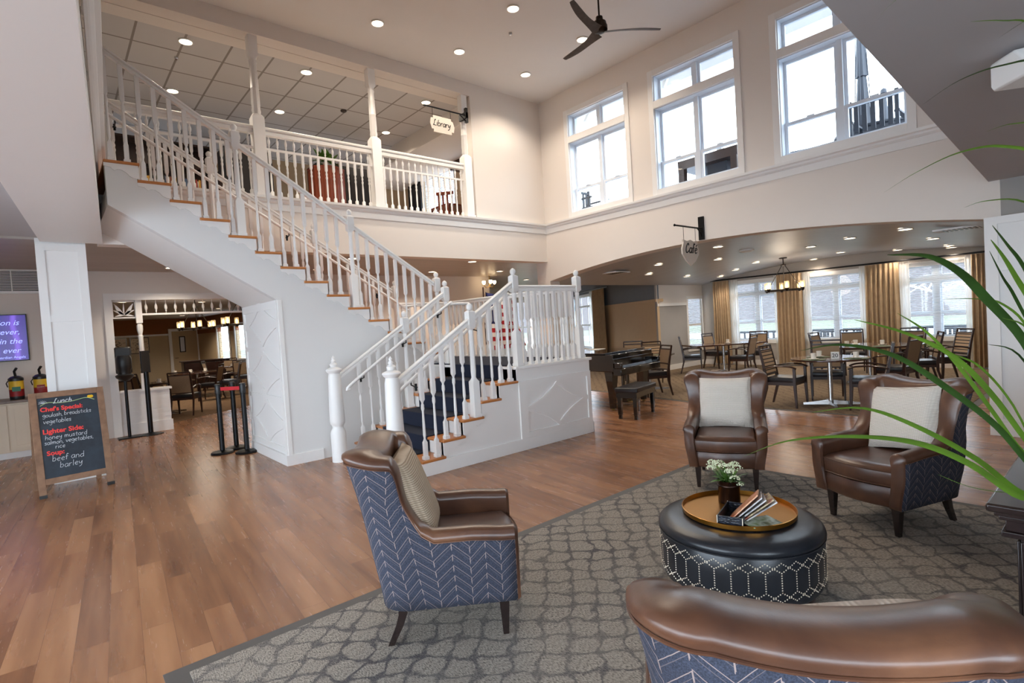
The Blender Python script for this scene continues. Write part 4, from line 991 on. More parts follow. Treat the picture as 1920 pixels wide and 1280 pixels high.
CH = {'A': ((1.62, 2.5, .009), math.radians(-36)), 'B': ((4.76, 2.53, .009), math.radians(206)), 'C': ((4.58, 1.2, .009), math.radians(160)), 'D': ((1.43, .64, .009), math.radians(36))}
wingback('brown leather wingback armchair with blue chevron back, on the left near the staircase', *CH['A'])
wingback('brown leather wingback armchair facing the camera behind the ottoman', *CH['B'])
wingback('brown leather wingback armchair on the right, turned toward the ottoman', *CH['C'])
wingback('brown leather wingback armchair closest to the camera, seen from behind', *CH['D'])
pillow('tan knit pillow in the left armchair near the staircase', *CH['A'], 'knit_tan', (-.10, -.02), (.50, .49), lean=-20, seed=2)
pillow('square cream pillow in the armchair facing the camera', *CH['B'], 'knit_cream', (-.13, -.0), (.50, .49), lean=-17, seed=3)
pillow('cream ribbed pillow tilted in the right armchair', *CH['C'], 'knit_cream', (-.11, .03), (.49, .48), lean=-19, roll=6, seed=4)
pillow('cream knit pillow just showing over the back of the nearest armchair', *CH['D'], 'knit_cream', (-.12, -.13), (.40, .46), lean=-18, roll=-7, seed=5, twist=4)
# ------------------------------------------------------------------ ottoman
OX, OY = 2.95, 1.52
ot = thing('round_ottoman', 'round black leather ottoman with silver nailhead hexagons, standing between the armchairs', 'ottoman', (OX, OY, .009))
MB().lathe([(.38, 0), (.385, .02), (.385, .05), (.37, .065)], seg=48).build('plinth', 'dark_wood', ot)
MB().lathe([(.36, .05), (.405, .062), (.425, .085), (.436, .14), (.44, .24), (.438, .33), (.43, .344)], seg=64).build('drum', 'black_leather', ot, smooth=60)
MB().lathe([(.425, .338), (.44, .346), (.446, .36), (.44, .38), (.42, .397), (.38, .408), (.3, .413), (.15, .416), (.0005, .417)], seg=64).build('top_cushion', 'black_leather', ot, smooth=60)
MB().tube([(.442*math.cos(a*PI/32), .442*math.sin(a*PI/32), .343) for a in range(65)], .0035, 5).build('piping', 'black_leather', ot, smooth=60)
def rad(z): return .4398-.9*max(0, .14-z)**1.4-.2*max(0, z-.29)**1.5
nl = MB(); NC = 17; zt, zb_ = .268, .168; dz = .05; st_ = .0128
def nail(th, z):
    r = rad(z)+.0005; c, s_ = math.cos(th), math.sin(th); R0 = .0042; base = []
    for k in range(5):
        a = 2*PI*k/5; base.append((r*c-s_*R0*math.cos(a), r*s_+c*R0*math.cos(a), z+R0*math.sin(a)))
    nl.add(base+[((r+.0035)*c, (r+.0035)*s_, z)], [(k, (k+1) % 5, 5) for k in range(5)])
def nline(a, b):
    dth = (b[0]-a[0])*.44; L_ = math.hypot(dth, b[1]-a[1]); n_ = max(1, round(L_/st_))
    for i in range(n_): nail(a[0]+(b[0]-a[0])*i/n_, a[1]+(b[1]-a[1])*i/n_)
st2 = 2*PI/NC
for off_, lo, hi in ((0, zb_, zt), (.5, zb_-.022, zt+.022)):
    for i in range(NC):
        t0 = (i+off_)*st2; t1 = t0+st2
        if off_ == 0 or True: nline((t0, lo if off_ == 0 else zb_-.0), (t0, hi if off_ == 0 else zt+.0))
        nline((t0, zt), ((t0+t1)/2, zt+dz)); nline(((t0+t1)/2, zt+dz), (t1, zt)); nline((t0, zb_), ((t0+t1)/2, zb_-dz)); nline(((t0+t1)/2, zb_-dz), (t1, zb_))
o = nl.build('nailhead_trim', 'nail_metal', ot, smooth=0); o['kind'] = 'stuff'
TZ = .009+.417
tr = tag(MB().lathe([(.0005, .0), (.305, .0), (.31, .004), (.313, .028), (.309, .029), (.304, .006), (.0005, .005)], seg=64).build('round_tray', 'gold_metal', smooth=40), 'round brass-coloured tray lying on the black ottoman', 'tray'); tr.location = (2.985, 1.535, TZ)
TT = TZ+.005
vx, vy = 3.09, 1.64
vs_ = thing('flower_vase', 'small dark metal pot of white flowers standing on the gold tray', 'vase', (vx, vy, TT))
MB().lathe([(.058, 0), (.064, .004), (.064, .1), (.067, .104), (.067, .112), (.064, .116), (.067, .134), (.069, .14), (.064, .14), (.06, .1), (.0005, .098)], seg=28).build('pot', 'vase_metal', vs_, smooth=40)
rnd = random.Random(11)
for i in range(15):
    a = i*2.4; r = .03+.075*((i*.618) % 1); x, y = r*math.cos(a)*1.2, r*math.sin(a)*1.2; z = .18+.07*rnd.random()-(.07 if i in (2, 7) else 0)
    MB().tube([(x*.3, y*.3, .1), (x*.7, y*.7, z-.03), (x, y, z)], .002, 5).build('stem', 'herb_leaf', vs_)
    mb = MB()
    for k in range(40):
        th = rnd.uniform(0, 2*PI); q = rnd.uniform(0, 1)**.5*.03; zz_ = z+.018*(1-(q/.032)**2)+rnd.uniform(-.002, .003)
        mb.lathe([(.0008, -.003), (.004, 0), (.0035, .003), (.0006, .005)], (x+q*math.cos(th), y+q*math.sin(th), zz_), 5)
    mb.build('flower_head', 'flower_white', vs_, smooth=60)
def leaf(mb, p0, p1, w, sag=.01, seg=5):
    p0 = Vector(p0); p1 = Vector(p1); d = p1-p0; s_ = d.cross(Vector((0, 0, 1))); s_ = s_.normalized() if s_.length > 1e-5 else Vector((1, 0, 0)); rs = []
    for i in range(seg+1):
        t_ = i/seg; c = p0+d*t_+Vector((0, 0, sag*math.sin(PI*t_))); ww = w*math.sin(PI*min(.97, t_*.9+.08))
        rs.append([c-s_*ww, c+Vector((0, 0, ww*.2)), c+s_*ww])
    mb.rings(rs, closed=False, cap=False)
for i in range(40):
    a = rnd.uniform(0, 2*PI); r = rnd.uniform(.05, .13); mb = MB(); z = rnd.uniform(.13, .2)
    leaf(mb, (.02*math.cos(a), .02*math.sin(a), .13), (r*math.cos(a), r*math.sin(a), z), .008); mb.build('leaf', 'herb_leaf', vs_)
mb = MB(); leaf(mb, (0, .02, .16), (.0, .03, .25), .018); mb.build('leaf', 'herb_leaf', vs_)
# magazine box
bx_, by_ = 2.83, 1.475; brz = math.radians(15)
BXM = Matrix.Rotation(brz, 4, 'Z')
def bxw(x, y, z): p = BXM @ Vector((x, y, z)); return (bx_+p.x, by_+p.y, TT+p.z)
mgx = thing('magazine_box', 'black crocodile-embossed open box holding magazines on the gold tray', 'box', (bx_, by_, TT), brz)
mb = MB(); w_, d_, h_, t__ = .125, .065, .062, .006
mb.bx(-w_, w_, -d_, d_, 0, t__); mb.bx(-w_, w_, -d_, -d_+t__, t__, h_); mb.bx(-w_, w_, d_-t__, d_, t__, h_); mb.bx(-w_, -w_+t__, -d_+t__, d_-t__, t__, h_); mb.bx(w_-t__, w_, -d_+t__, d_-t__, t__, h_)
mb.build('tray_body', 'croc_black', mgx, bevel=.0015)
mb = MB()
for x in (-w_, w_):
    for y in (-d_, d_): mb.bx(x-.002, x+.002, y-.002, y+.002, 0, h_+.001)
mb.build('corner_trim', 'nail_metal', mgx)
mags = [('magazine_orange', 'orange-covered magazine leaning first in the black box', -.035, -52), ('magazine_white', 'thin white magazine behind the orange one in the box', -.018, -49), ('magazine_white', 'white magazine in the middle of the box', 0, -46), ('magazine_red', 'red-and-gold magazine leaning in the black box', .02, -42), ('magazine_white', 'thick white magazine at the back of the box', .038, -38)]
# magazines lean over the far short side
for i, (mt, lb_, x, an) in enumerate(mags):
    mb = MB(); mb.bx(-.105+.012*i, .1+.012*i, -.0035, .0035, 0, .215-.008*(i % 3))
    o = mb.build('magazine', mt, None, bevel=.001); o.location = bxw(.0, .028-i*.017, .008); R3 = Matrix.Rotation(brz+math.radians(2*i), 4, 'Z') @ Matrix.Rotation(math.radians(44+i*3), 4, 'X') @ Matrix.Rotation(math.radians(12), 4, 'Y'); o.rotation_euler = R3.to_euler()
    tag(o, lb_, 'magazine', 'magazines in the box')
o = MB().bx(-.1, .1, -.055, .055, 0, .006).build('magazine', 'magazine_green', None, bevel=.001); o.location = (2.86, 1.345, TT+.012); o.rotation_euler = (math.radians(5), math.radians(3), math.radians(-20))
tag(o, 'green-covered magazine lying on the tray beside the box', 'magazine', 'magazines in the box')
# ------------------------------------------------------------------ dark console with the potted plant
cz = .88
cn = thing('console_cabinet', 'dark wood cabinet with moulded top at the right edge of the picture', 'cabinet', (3.2, -.1, 0))
MB().bx(2.42, 4.0, -.55, .35, cz-.03, cz).build('top', 'espresso_wood', cn, bevel=.008, world=True)
mb = MB()
for i, (g, z0, z1) in enumerate(((.02, cz-.045, cz-.03), (.03, cz-.06, cz-.045), (.045, cz-.1, cz-.06), (.035, cz-.12, cz-.1))): mb.bx(2.42+g, 4.0-g, -.55+g, .35-g, z0, z1)
mb.build('cornice', 'espresso_wood', cn, world=True, bevel=.003)
MB().bx(2.5, 3.92, -.47, .27, .12, cz-.12).build('body', 'espresso_wood', cn, world=True)
mb = MB(); mb.bx(2.5, 2.56, .27, .28, .2, cz-.14); mb.bx(3.86, 3.92, .27, .28, .2, cz-.14); mb.bx(2.49, 2.5, .2, .27, .2, cz-.14); mb.bx(2.49, 2.5, -.47, -.4, .2, cz-.14); mb.bx(2.46, 3.96, -.51, .31, .12, .2)
mb.build('base_moulding', 'espresso_wood', cn, world=True, bevel=.003)
for x in (2.55, 3.87):
    for y in (-.42, .22): MB().lathe([(.03, 0), (.04, .03), (.035, .09), (.045, .12)], (x, y, 0), 12).build('foot', 'espresso_wood', cn, world=True)
for i in range(3):
    d_ = MB().bx(2.6+i*.42, 2.98+i*.42, .27, .285, .24, .72).build('door', 'espresso_wood', cn, world=True, bevel=.003)
    k = MB().lathe([(.012, 0), (.014, .01), (.001, .016)], (2.94+i*.42, .285, .5), 10); k.build('knob', 'brass', d_, world=False).location = (-3.2, .1, 0)
BLADES = [([(1.301,0.647,1.233),(1.513,0.622,1.236),(1.745,0.538,1.215),(1.98,0.439,1.163),(2.194,0.349,1.065),(2.41,0.249,0.918),(2.593,0.176,0.915),(2.7,0.08,0.985)],0.0239),([(1.597,0.593,1.303),(1.818,0.53,1.287),(2.021,0.446,1.205),(2.235,0.341,1.075),(2.426,0.25,0.931),(2.593,0.176,0.915),(2.7,0.08,0.985)],0.02),([(1.531,0.591,1.481),(1.726,0.55,1.483),(1.924,0.471,1.433),(2.119,0.382,1.312),(2.303,0.296,1.172),(2.462,0.226,1.008),(2.609,0.164,0.915),(2.7,0.08,0.985)],0.0213),([(1.705,0.511,1.554),(1.946,0.447,1.5),(2.154,0.372,1.41),(2.332,0.31,1.272),(2.496,0.253,1.107),(2.668,0.18,0.915),(2.7,0.08,0.985)],0.0186),([(1.856,0.447,1.564),(2.039,0.414,1.494),(2.197,0.367,1.372),(2.351,0.314,1.216),(2.503,0.255,1.05),(2.681,0.168,0.915),(2.7,0.08,0.985)],0.0137),([(1.608,0.403,1.716),(1.834,0.366,1.716),(2.011,0.329,1.671),(2.169,0.294,1.589),(2.349,0.231,1.445),(2.512,0.175,1.22),(2.656,0.127,0.915),(2.7,0.08,0.985)],0.027),([(2.019,0.374,1.596),(2.223,0.326,1.59),(2.382,0.283,1.567),(2.531,0.235,1.469),(2.682,0.174,1.196),(2.814,0.121,0.915),(2.7,0.08,0.985)],0.0079),([(2.008,0.259,1.754),(2.179,0.255,1.714),(2.317,0.242,1.65),(2.468,0.203,1.507),(2.627,0.144,1.206),(2.755,0.106,0.915),(2.7,0.08,0.985)],0.0169),([(1.946,0.247,1.787),(2.144,0.239,1.741),(2.302,0.222,1.68),(2.471,0.179,1.506),(2.629,0.132,1.206),(2.77,0.093,0.915),(2.7,0.08,0.985)],0.0133),([(1.792,0.451,1.904),(1.983,0.414,1.978),(2.175,0.345,2.047),(2.362,0.269,2.075),(2.547,0.186,2.036),(2.71,0.111,1.823),(2.818,0.072,1.411),(2.85,0.089,0.915),(2.7,0.08,0.985)],0.0103),([(2.088,0.326,1.864),(2.252,0.297,1.895),(2.426,0.229,1.895),(2.591,0.156,1.804),(2.72,0.104,1.566),(2.79,0.089,1.11),(2.842,0.094,0.915),(2.7,0.08,0.985)],0.0079),([(1.889,0.377,2.142),(2.097,0.327,2.242),(2.293,0.255,2.308),(2.484,0.175,2.334),(2.653,0.102,2.206),(2.779,0.052,1.817),(2.812,0.064,1.109),(2.846,0.09,0.915),(2.7,0.08,0.985)],0.0094),([(2.14,0.305,2.416),(2.327,0.255,2.455),(2.49,0.197,2.461),(2.666,0.113,2.301),(2.795,0.051,1.855),(2.831,0.057,1.182),(2.851,0.086,0.915),(2.7,0.08,0.985)],0.0079),([(1.807,0.458,2.386),(1.97,0.448,2.491),(2.163,0.38,2.621),(2.431,0.236,2.696),(2.683,0.086,2.453),(2.809,0.027,1.852),(2.833,0.046,1.107),(2.854,0.084,0.915),(2.7,0.08,0.985)],0.0077),([(2.2,0.251,2.362),(2.396,0.213,2.455),(2.581,0.153,2.538),(2.771,0.066,2.363),(2.89,0.017,1.744),(2.891,0.057,0.915),(2.7,0.08,0.985)],0.0062),([(2.151,0.281,2.085),(2.349,0.24,2.135),(2.527,0.182,2.137),(2.704,0.108,1.985),(2.816,0.071,1.486),(2.851,0.088,0.915),(2.7,0.08,0.985)],0.0079),([(1.967,0.414,1.466),(2.184,0.377,1.416),(2.357,0.338,1.357),(2.534,0.282,1.209),(2.73,0.196,0.915),(2.7,0.08,0.985)],0.0079),([(2.203,0.288,1.735),(2.362,0.278,1.654),(2.49,0.262,1.581),(2.643,0.207,1.35),(2.788,0.145,0.915),(2.7,0.08,0.985)],0.0107),([(2.152,0.257,1.529),(2.411,0.224,1.476),(2.616,0.181,1.279),(2.803,0.133,0.915),(2.7,0.08,0.985)],0.0106),([(2.098,0.415,1.043),(2.294,0.353,0.962),(2.494,0.258,0.915),(2.663,0.181,0.915),(2.7,0.08,0.985)],0.0045),([(2.18,0.296,1.449),(2.419,0.252,1.397),(2.617,0.195,1.203),(2.799,0.133,0.915),(2.7,0.08,0.985)],0.0089)]
pl = thing('potted_grass_plant', 'long-bladed green plant in a pot on the dark cabinet, arching in from the right edge', 'plant', (2.70, .08, cz))
MB().lathe([(.07, 0), (.1, .02), (.125, .1), (.13, .115), (.118, .115), (.112, .09), (.0005, .085)], seg=24).build('pot', 'terracotta', pl, smooth=50)
MB().lathe([(.11, .088), (.06, .1), (.0005, .105)], seg=16).build('soil', 'soil', pl)
for i, (P, hw_) in enumerate(BLADES):
    Q = catmull(P, 5); n = len(Q); rs = []
    for k, p in enumerate(Q):
        t_ = k/(n-1); d = Q[min(k+1, n-1)]-Q[max(k-1, 0)]; s_ = d.cross(Vector((0, 0, 1))).normalized()
        s_ = (s_*.75+Vector((0, 0, .65))).normalized()
        w = hw_*.52*min(1, (t_+.01)/.42)**.75*(1-.35*sstep(.6, 1, t_))
        rs.append([p-s_*w, p-d.normalized().cross(s_)*w*.3, p+s_*w])
    MB().rings(rs, closed=False, cap=False).build('blade', 'green_leaf' if i % 3 != 2 else 'dark_leaf', pl, world=True, smooth=60)
# ------------------------------------------------------------------ chalkboard
cbx = thing('chalkboard_sign', 'wood-framed A-frame chalkboard listing the lunch menu, in front of the white column', 'sign', (.15, 7.95, 0))
A_, B_ = Vector((-.19, 7.86, 0)), Vector((.48, 7.95, 0)); xd = (B_-A_).normalized(); Wd = (B_-A_).length
th = math.radians(9); nb = Vector((-xd.y, xd.x, 0)); yd = (Vector((0, 0, 1))*math.cos(th)+nb*math.sin(th)).normalized(); HB = 1.17
zn = xd.cross(yd)
def fm(): return frame_mtx(A_, xd, yd)
T_ = fm()
def cbp(mb, x0, x1, y0, y1, z0, z1):
    o = MB().bx(x0, x1, y0, y1, z0, z1); return mb.add([T_ @ Vector(p) for p in o.v], o.f)
for x0, x1, y0, y1 in ((-.0, .065, .03, HB), (Wd-.065, Wd, .03, HB), (.065, Wd-.065, HB-.065, HB), (.065, Wd-.065, .14, .205)):
    mb = MB(); cbp(mb, x0, x1, y0, y1, -.02, .008); mb.build('frame_board', 'rustic_wood', cbx, world=True, bevel=.003)
mb = MB(); cbp(mb, .0, .067, -.002, .035, -.022, .01); mb.build('foot_cap', 'black_plastic', cbx, world=True); mb = MB(); cbp(mb, Wd-.067, Wd+.002, -.002, .035, -.022, .01); mb.build('foot_cap', 'black_plastic', cbx, world=True)
mb = MB(); cbp(mb, .065, Wd-.065, .205, HB-.065, -.012, -.004); mb.build('board', 'chalkboard', cbx, world=True)
T_ = frame_mtx(A_+nb*.55, xd, (Vector((0, 0, 1))*math.cos(th)-nb*math.sin(th)*1.0).normalized())
for x0, x1, y0, y1 in ((.02, .07, 0, HB-.02), (Wd-.07, Wd-.02, 0, HB-.02), (.07, Wd-.07, .15, .2)):
    mb = MB(); cbp(mb, x0, x1, y0, y1, -.012, .012); mb.build('rear_leg', 'rustic_wood', cbx, world=True)
org0 = A_-nb*.0+zn*.0015
def cpt(x, y): return org0+xd*x+yd*y-zn*0
cl = Vector(cbx.location)
def hw(s, x, y, h, r, mt, slant=.12, space=None, track=.12, jit=.08):
    p = cpt(x, y)-zn*.004+zn*.003-cl
    return handwriting('lettering', s, h, p, xd, yd, r, mt, cbx, slant, track, jit, space)
hw('goulash, breadsticks', .1, .888, .0255, .0023, 'chalk_white', track=.05, space=.3)
hw('vegetables', .1, .815, .027, .0023, 'chalk_white', track=.06)
hw('honey mustard', .1, .635, .028, .0023, 'chalk_white', space=.75, track=.1)
hw('salmon, vegetables,', .09, .578, .0265, .0023, 'chalk_white', space=.5, track=.06)
hw('rice', .18, .527, .026, .0023, 'chalk_white')
hw('beef and', .14, .385, .036, .0025, 'chalk_white', space=.6)
hw('barley', .2, .305, .036, .0025, 'chalk_white')
def txt(s, x, y, size, mt, off=.002): return text('lettering', s, size, frame_mtx(cpt(x, y)+zn*.0-cl, xd, yd), mt, cbx, 'LEFT', .0008, offset=off)
txt("Chef's Special:", .085, .972, .066, 'chalk_red', .0022); txt("Lighter Side:", .085, .722, .073, 'chalk_red', .0022); txt("Soup:", .1, .478, .07, 'chalk_red', .0022)
hw('Lunch', .205, 1.035, .029, .004, 'chalk_white', slant=.35, track=.15)
mb = MB(); mb.tube(catmull([cpt(.09, 1.02), cpt(.16, 1.05), cpt(.26, 1.035), cpt(.38, 1.04), cpt(.5, 1.06), cpt(.58, 1.03)], 6), .0032, 5); mb.build('drawn_line', 'chalk_green', cbx, world=True)
mb = MB()
for dx in (-.012, 0, .012): mb.lathe([(.0005, -.001), (.017, 0), (.0005, .002)], (0, 0, 0), 12, mtx=frame_mtx(cpt(.545+dx, 1.07), xd, yd))
mb.build('drawn_pumpkin', 'chalk_yellow', cbx, world=True)
mb = MB()
for k in range(9):
    a = PI*k/8; mb.tube([cpt(.115, 1.045), cpt(.115+.04*math.cos(a), 1.045+.035*math.sin(a))], .0018, 4)
mb.build('drawn_turkey', 'chalk_white', cbx, world=True)
# ------------------------------------------------------------------ television, counter and urns on the left
tv = thing('wall_television', 'wall television with a purple screen at the far left', 'television', (-.85, 11.98, 1.5))
MB().bx(-.6, .6, -.05, -.0, 0, .76).build('casing', 'black_plastic', tv, bevel=.004)
MB().bx(-.585, .585, -.053, -.05, .015, .745).build('screen', 'purple_screen', tv)
mt_ = lambda x, z: frame_mtx((x, -.056, z), (1, 0, 0), (0, 0, 1))
for s_, x, z, sz in (("Compassion is", .5, .62, .12), ("forever,", .5, .47, .12), ("in the", .52, .32, .12), ("ever", .49, .17, .12)): text('screen_text', s_, sz, mt_(x, z), 'screen_text', tv, 'RIGHT', .0005, shear=.3)
text('screen_text', 'Guardian Angels', .055, mt_(.55, .06), 'screen_text', tv, 'RIGHT', .0005)
gr_ = tag(MB().bx(-1.3, -.04, 11.93, 12.0, 2.6, 2.64).bx(-1.3, -.04, 11.93, 12, 3.0-.03, 3.0).build('wall_vent', 'white_paint'), 'white return-air grille high on the wall above the television', 'vent')
MB().bx(-1.3, -.04, 11.98, 11.99, 2.64, 2.97).build('backing', 'black_metal', gr_)
mb = MB()
for i in range(14): mb.bx(-1.3, -.04, 11.94, 11.965, 2.655+i*.0225, 2.664+i*.0225)
for x in (-1.3, -1.0, -.7, -.4, -.06): mb.bx(x, x+.012, 11.935, 11.96, 2.64, 2.97)
mb.build('louvre', 'white_paint', gr_)
ct = thing('beverage_counter', 'cream shaker base cabinet with brown counter top at the far left', 'cabinet', (-1.3, 11.7, 0))
MB().bx(-2.2, .0, 11.33, 11.97, .1, .86).build('body', 'counter_paint', ct, world=True); MB().bx(-2.15, -.02, 11.38, 11.97, 0, .1).build('plinth', 'white_paint', ct, world=True)
MB().bx(-2.25, .03, 11.28, 11.97, .86, .9).build('countertop', 'counter_top', ct, world=True, bevel=.006)
for i in range(4):
    x0 = -2.18+i*.545
    d_ = MB().bx(x0+.01, x0+.53, 11.31, 11.33, .14, .83).build('door', 'counter_paint', ct, world=True, bevel=.002)
    mb = MB(); mb.bx(x0+.01, x0+.07, 11.3, 11.312, .14, .83); mb.bx(x0+.47, x0+.53, 11.3, 11.312, .14, .83); mb.bx(x0+.07, x0+.47, 11.3, 11.312, .14, .2); mb.bx(x0+.07, x0+.47, 11.3, 11.312, .77, .83)
    o = mb.build('door_frame', 'counter_paint', d_); o.location = (1.3, -11.7, 0)
def urn(x, lab_, mtl):
    u_ = thing('drink_dispenser', lab_, 'dispenser', (x, 11.5, .9), 0, 'drink dispensers on the counter')
    MB().lathe([(.085, 0), (.09, .01), (.09, .05)], seg=20).build('base', 'black_plastic', u_, smooth=40)
    MB().lathe([(.09, .05), (.09, .16)], seg=20, cap=False).build('red_label', 'red_label', u_, smooth=40)
    MB().lathe([(.0905, .16), (.0905, .29)], seg=20, cap=False).build('yellow_label', 'yellow_label', u_, smooth=40)
    MB().bx(-.05, .05, -.095, -.085, .13, .2).build('label_patch', mtl, u_)
    text('label_text', 'CRANBERRY', .016, frame_mtx((0, -.097, .165), (1, 0, 0), (0, 0, 1)), 'paper_white', u_) if mtl == 'red_label' else None
    MB().lathe([(.095, .29), (.095, .33), (.06, .36), (.03, .37)], seg=20).build('lid', 'black_plastic', u_, smooth=40)
    MB().tube([(.0, -.02, .36), (-.01, -.05, .44), (.02, -.09, .49)], .018, 8).build('pump_lever', 'black_plastic', u_)
    MB().tube([(-.09, 0, .3), (-.115, 0, .26), (-.1, 0, .2)], .008, 6).build('handle', 'black_plastic', u_)
urn(-.14, 'red and yellow drink dispenser nearest the chalkboard on the counter', 'red_label'); urn(-.43, 'drink dispenser with a green label at the left picture edge', 'teal_label')
# ------------------------------------------------------------------ rope posts, sign stands
def stanchion(x, y, lab_):
    t = thing('barrier_post', lab_, 'barrier post', (x, y, 0), 0, 'black retractable-belt posts')
    MB().lathe([(.15, 0), (.155, .012), (.14, .03), (.05, .045), (.035, .05)], seg=28).build('base', 'black_metal', t, smooth=40)
    MB().lathe([(.034, .045), (.034, .88)], seg=16).build('pole', 'black_metal', t, smooth=40); MB().lathe([(.04, .86), (.042, .87), (.042, .99), (.038, 1.0)], seg=16).build('cassette', 'black_plastic', t, smooth=40)
    return t
p1 = stanchion(1.79, 8.62, 'left black belt post in the staircase arch'); p2 = stanchion(2.05, 8.35, 'right black belt post in the staircase arch, front one'); stanchion(2.02, 8.8, 'rear black belt post half hidden by the arch jamb')
bt = MB().obox((0, 0, 0), (.33, .004, .05), 0); o = bt.build('belt', 'red_belt', p1); o.location = (.13, -.135, .93); o.rotation_euler = (0, 0, math.atan2(-.27, .26))
sg = thing('menu_stand', 'black floor stand with an upright document frame by the half wall', 'stand', (1.3, 11.75, 0))
MB().lathe([(.2, 0), (.2, .01), (.06, .03), (.03, .05)], seg=24).build('base', 'black_metal', sg, smooth=40); MB().lathe([(.04, .04), (.04, 1.15)], seg=14).build('pole', 'black_metal', sg, smooth=40)
MB().obox((0, 0, 1.33), (.16, .03, .4), .5).build('frame', 'black_plastic', sg, bevel=.004); MB().obox((-.008, -.016, 1.33), (.12, .004, .34), .5).build('card', 'grey_wall', sg)
sc_ = thing('sanitizer_stand', 'black sanitizer dispenser on a slim pole at the dining room entrance', 'dispenser', (.98, 11.72, 0))
MB().bx(-.17, .17, -.13, .13, 0, .02).build('base', 'black_metal', sc_, bevel=.004); MB().lathe([(.025, .02), (.025, 1.1)], seg=12).build('pole', 'black_metal', sc_, smooth=40)
MB().lathe([(.06, 1.02), (.13, 1.08), (.14, 1.12), (.1, 1.14), (.1, 1.2), (.12, 1.25), (.12, 1.42), (.1, 1.47)], seg=20).build('drip_tray', 'black_plastic', sc_, smooth=40); MB().bx(-.12, .12, .0, .06, 1.15, 1.62).build('back_plate', 'black_plastic', sc_, bevel=.02)
# ------------------------------------------------------------------ ceiling fan
fn = thing('ceiling_fan', 'three-blade dark wood ceiling fan hanging from the high ceiling', 'fan', (5.7, 4.49, 5.33))
MB().lathe([(.012, .12), (.012, HC-5.33)], seg=10).build('downrod', 'bronze_metal', fn, smooth=40)
MB().lathe([(.03, .2), (.045, .19), (.05, .14), (.085, .12), (.09, .09), (.1, .07), (.1, .02), (.07, .0), (.04, -.01)], seg=24).build('motor_housing', 'bronze_metal', fn, smooth=40)
MB().lathe([(.05, HC-5.33-.06), (.07, HC-5.33-.02), (.07, HC-5.33)], seg=20).build('ceiling_canopy', 'bronze_metal', fn, smooth=40)
mat('weathered_wood', srgb(92, 84, 80), .6, var=.3, vscale=12)
for a0 in (math.radians(-36), math.radians(78), math.radians(196)):
    rs = []
    for k in range(11):
        t_ = k/10; r = .05+.76*t_; w = .075*(1-.55*t_)*(1-.2*math.sin(PI*min(1, t_*1.5))) if t_ < .96 else .028; sw = -.03*math.sin(PI*t_)
        c = Vector((r*math.cos(a0)-sw*math.sin(a0), r*math.sin(a0)+sw*math.cos(a0), .0+.02*t_)); n_ = Vector((-math.sin(a0), math.cos(a0), .38*(1-t_*.6))).normalized()
        u_ = Vector((0, 0, .008))
        rs.append([c-n_*w-u_*.3, c-n_*w+u_*.3, c+u_, c+n_*w+u_*.3, c+n_*w-u_*.3, c-u_])
    MB().rings(rs).build('blade', 'weathered_wood', fn, smooth=60)
# ------------------------------------------------------------------ hanging signs
ls = thing('library_sign', 'cream plaque reading Library hanging from a black bracket on the right balcony post', 'sign', (5.85, 8.42, 5.3))
MB().rings([[(x, y, z) for x, z in ((-.24, .0), (-.2, -.0), (-.2, -.05), (.2, -.05), (.2, 0), (.25, .0), (.27, .1), (.24, .2), (.2, .21), (.2, .25), (-.2, .25), (-.2, .21), (-.25, .2), (-.27, .1))] for y in (-.012, .012)]).build('plaque', 'sign_cream', ls)
handwriting('lettering', 'Library', .062, (-.21, -.014, .07), (1, 0, 0), (0, 0, 1), .0062, 'ink_black', ls, .2, .04)
mb = MB(); mb.tube([(-.36, 0, .4), (.6, 0, .4)], .014, 8); mb.lathe([(.001, -.03), (.02, 0), (.001, .02)], (-.37, 0, .4), 8, mtx=Matrix.Rotation(PI/2, 4, 'Y')); mb.bx(.54, .6, -.03, .2, .34, .46); mb.bx(.55, .6, -.03, .03, .26, .54); mb.tube(catmull([(.57, 0, .28), (.5, 0, .33), (.42, 0, .39)], 4), .01, 6)
mb.build('bracket', 'black_metal', ls)
for x in (-.2, .2): MB().tube([(x, 0, .25), (x, 0, .39)], .004, 5).build('hanger', 'black_metal', ls)
cs = thing('cafe_sign', 'cream shield reading Café hanging from a black bracket above the arch', 'sign', (8.1, 4.77, 2.5))
pr_ = [(x_*1.45, z_*.78+.04) for x_, z_ in [(-.0, -.2), (.1, -.1), (.17, .04), (.175, .14), (.14, .28), (.15, .34), (.07, .31), (0, .345), (-.07, .31), (-.15, .34), (-.14, .28), (-.175, .14), (-.17, .04), (-.1, -.1)]]
MB().prism(pr_, 'xz', -.012, .012).build('shield', 'sign_cream', cs)
handwriting('lettering', 'Café', .088, (-.17, -.015, .09), (1, 0, 0), (0, 0, 1), .0085, 'ink_black', cs, .2, .05)
mb = MB(); mb.tube([(-.42, 0, .52), (.4, 0, .52)], .014, 8); mb.lathe([(.001, -.03), (.022, 0), (.001, .02)], (-.43, 0, .52), 8, mtx=Matrix.Rotation(PI/2, 4, 'Y')); mb.bx(.375, .4, -.05, .05, .33, .72); mb.tube(catmull([(.38, 0, .38), (.35, 0, .45), (.27, 0, .51)], 4), .012, 6)
mb.build('bracket', 'black_metal', cs)
for x in (-.18, .18): MB().tube([(x, 0, .3), (x, 0, .51)], .004, 5).build('hanger', 'black_metal', cs)
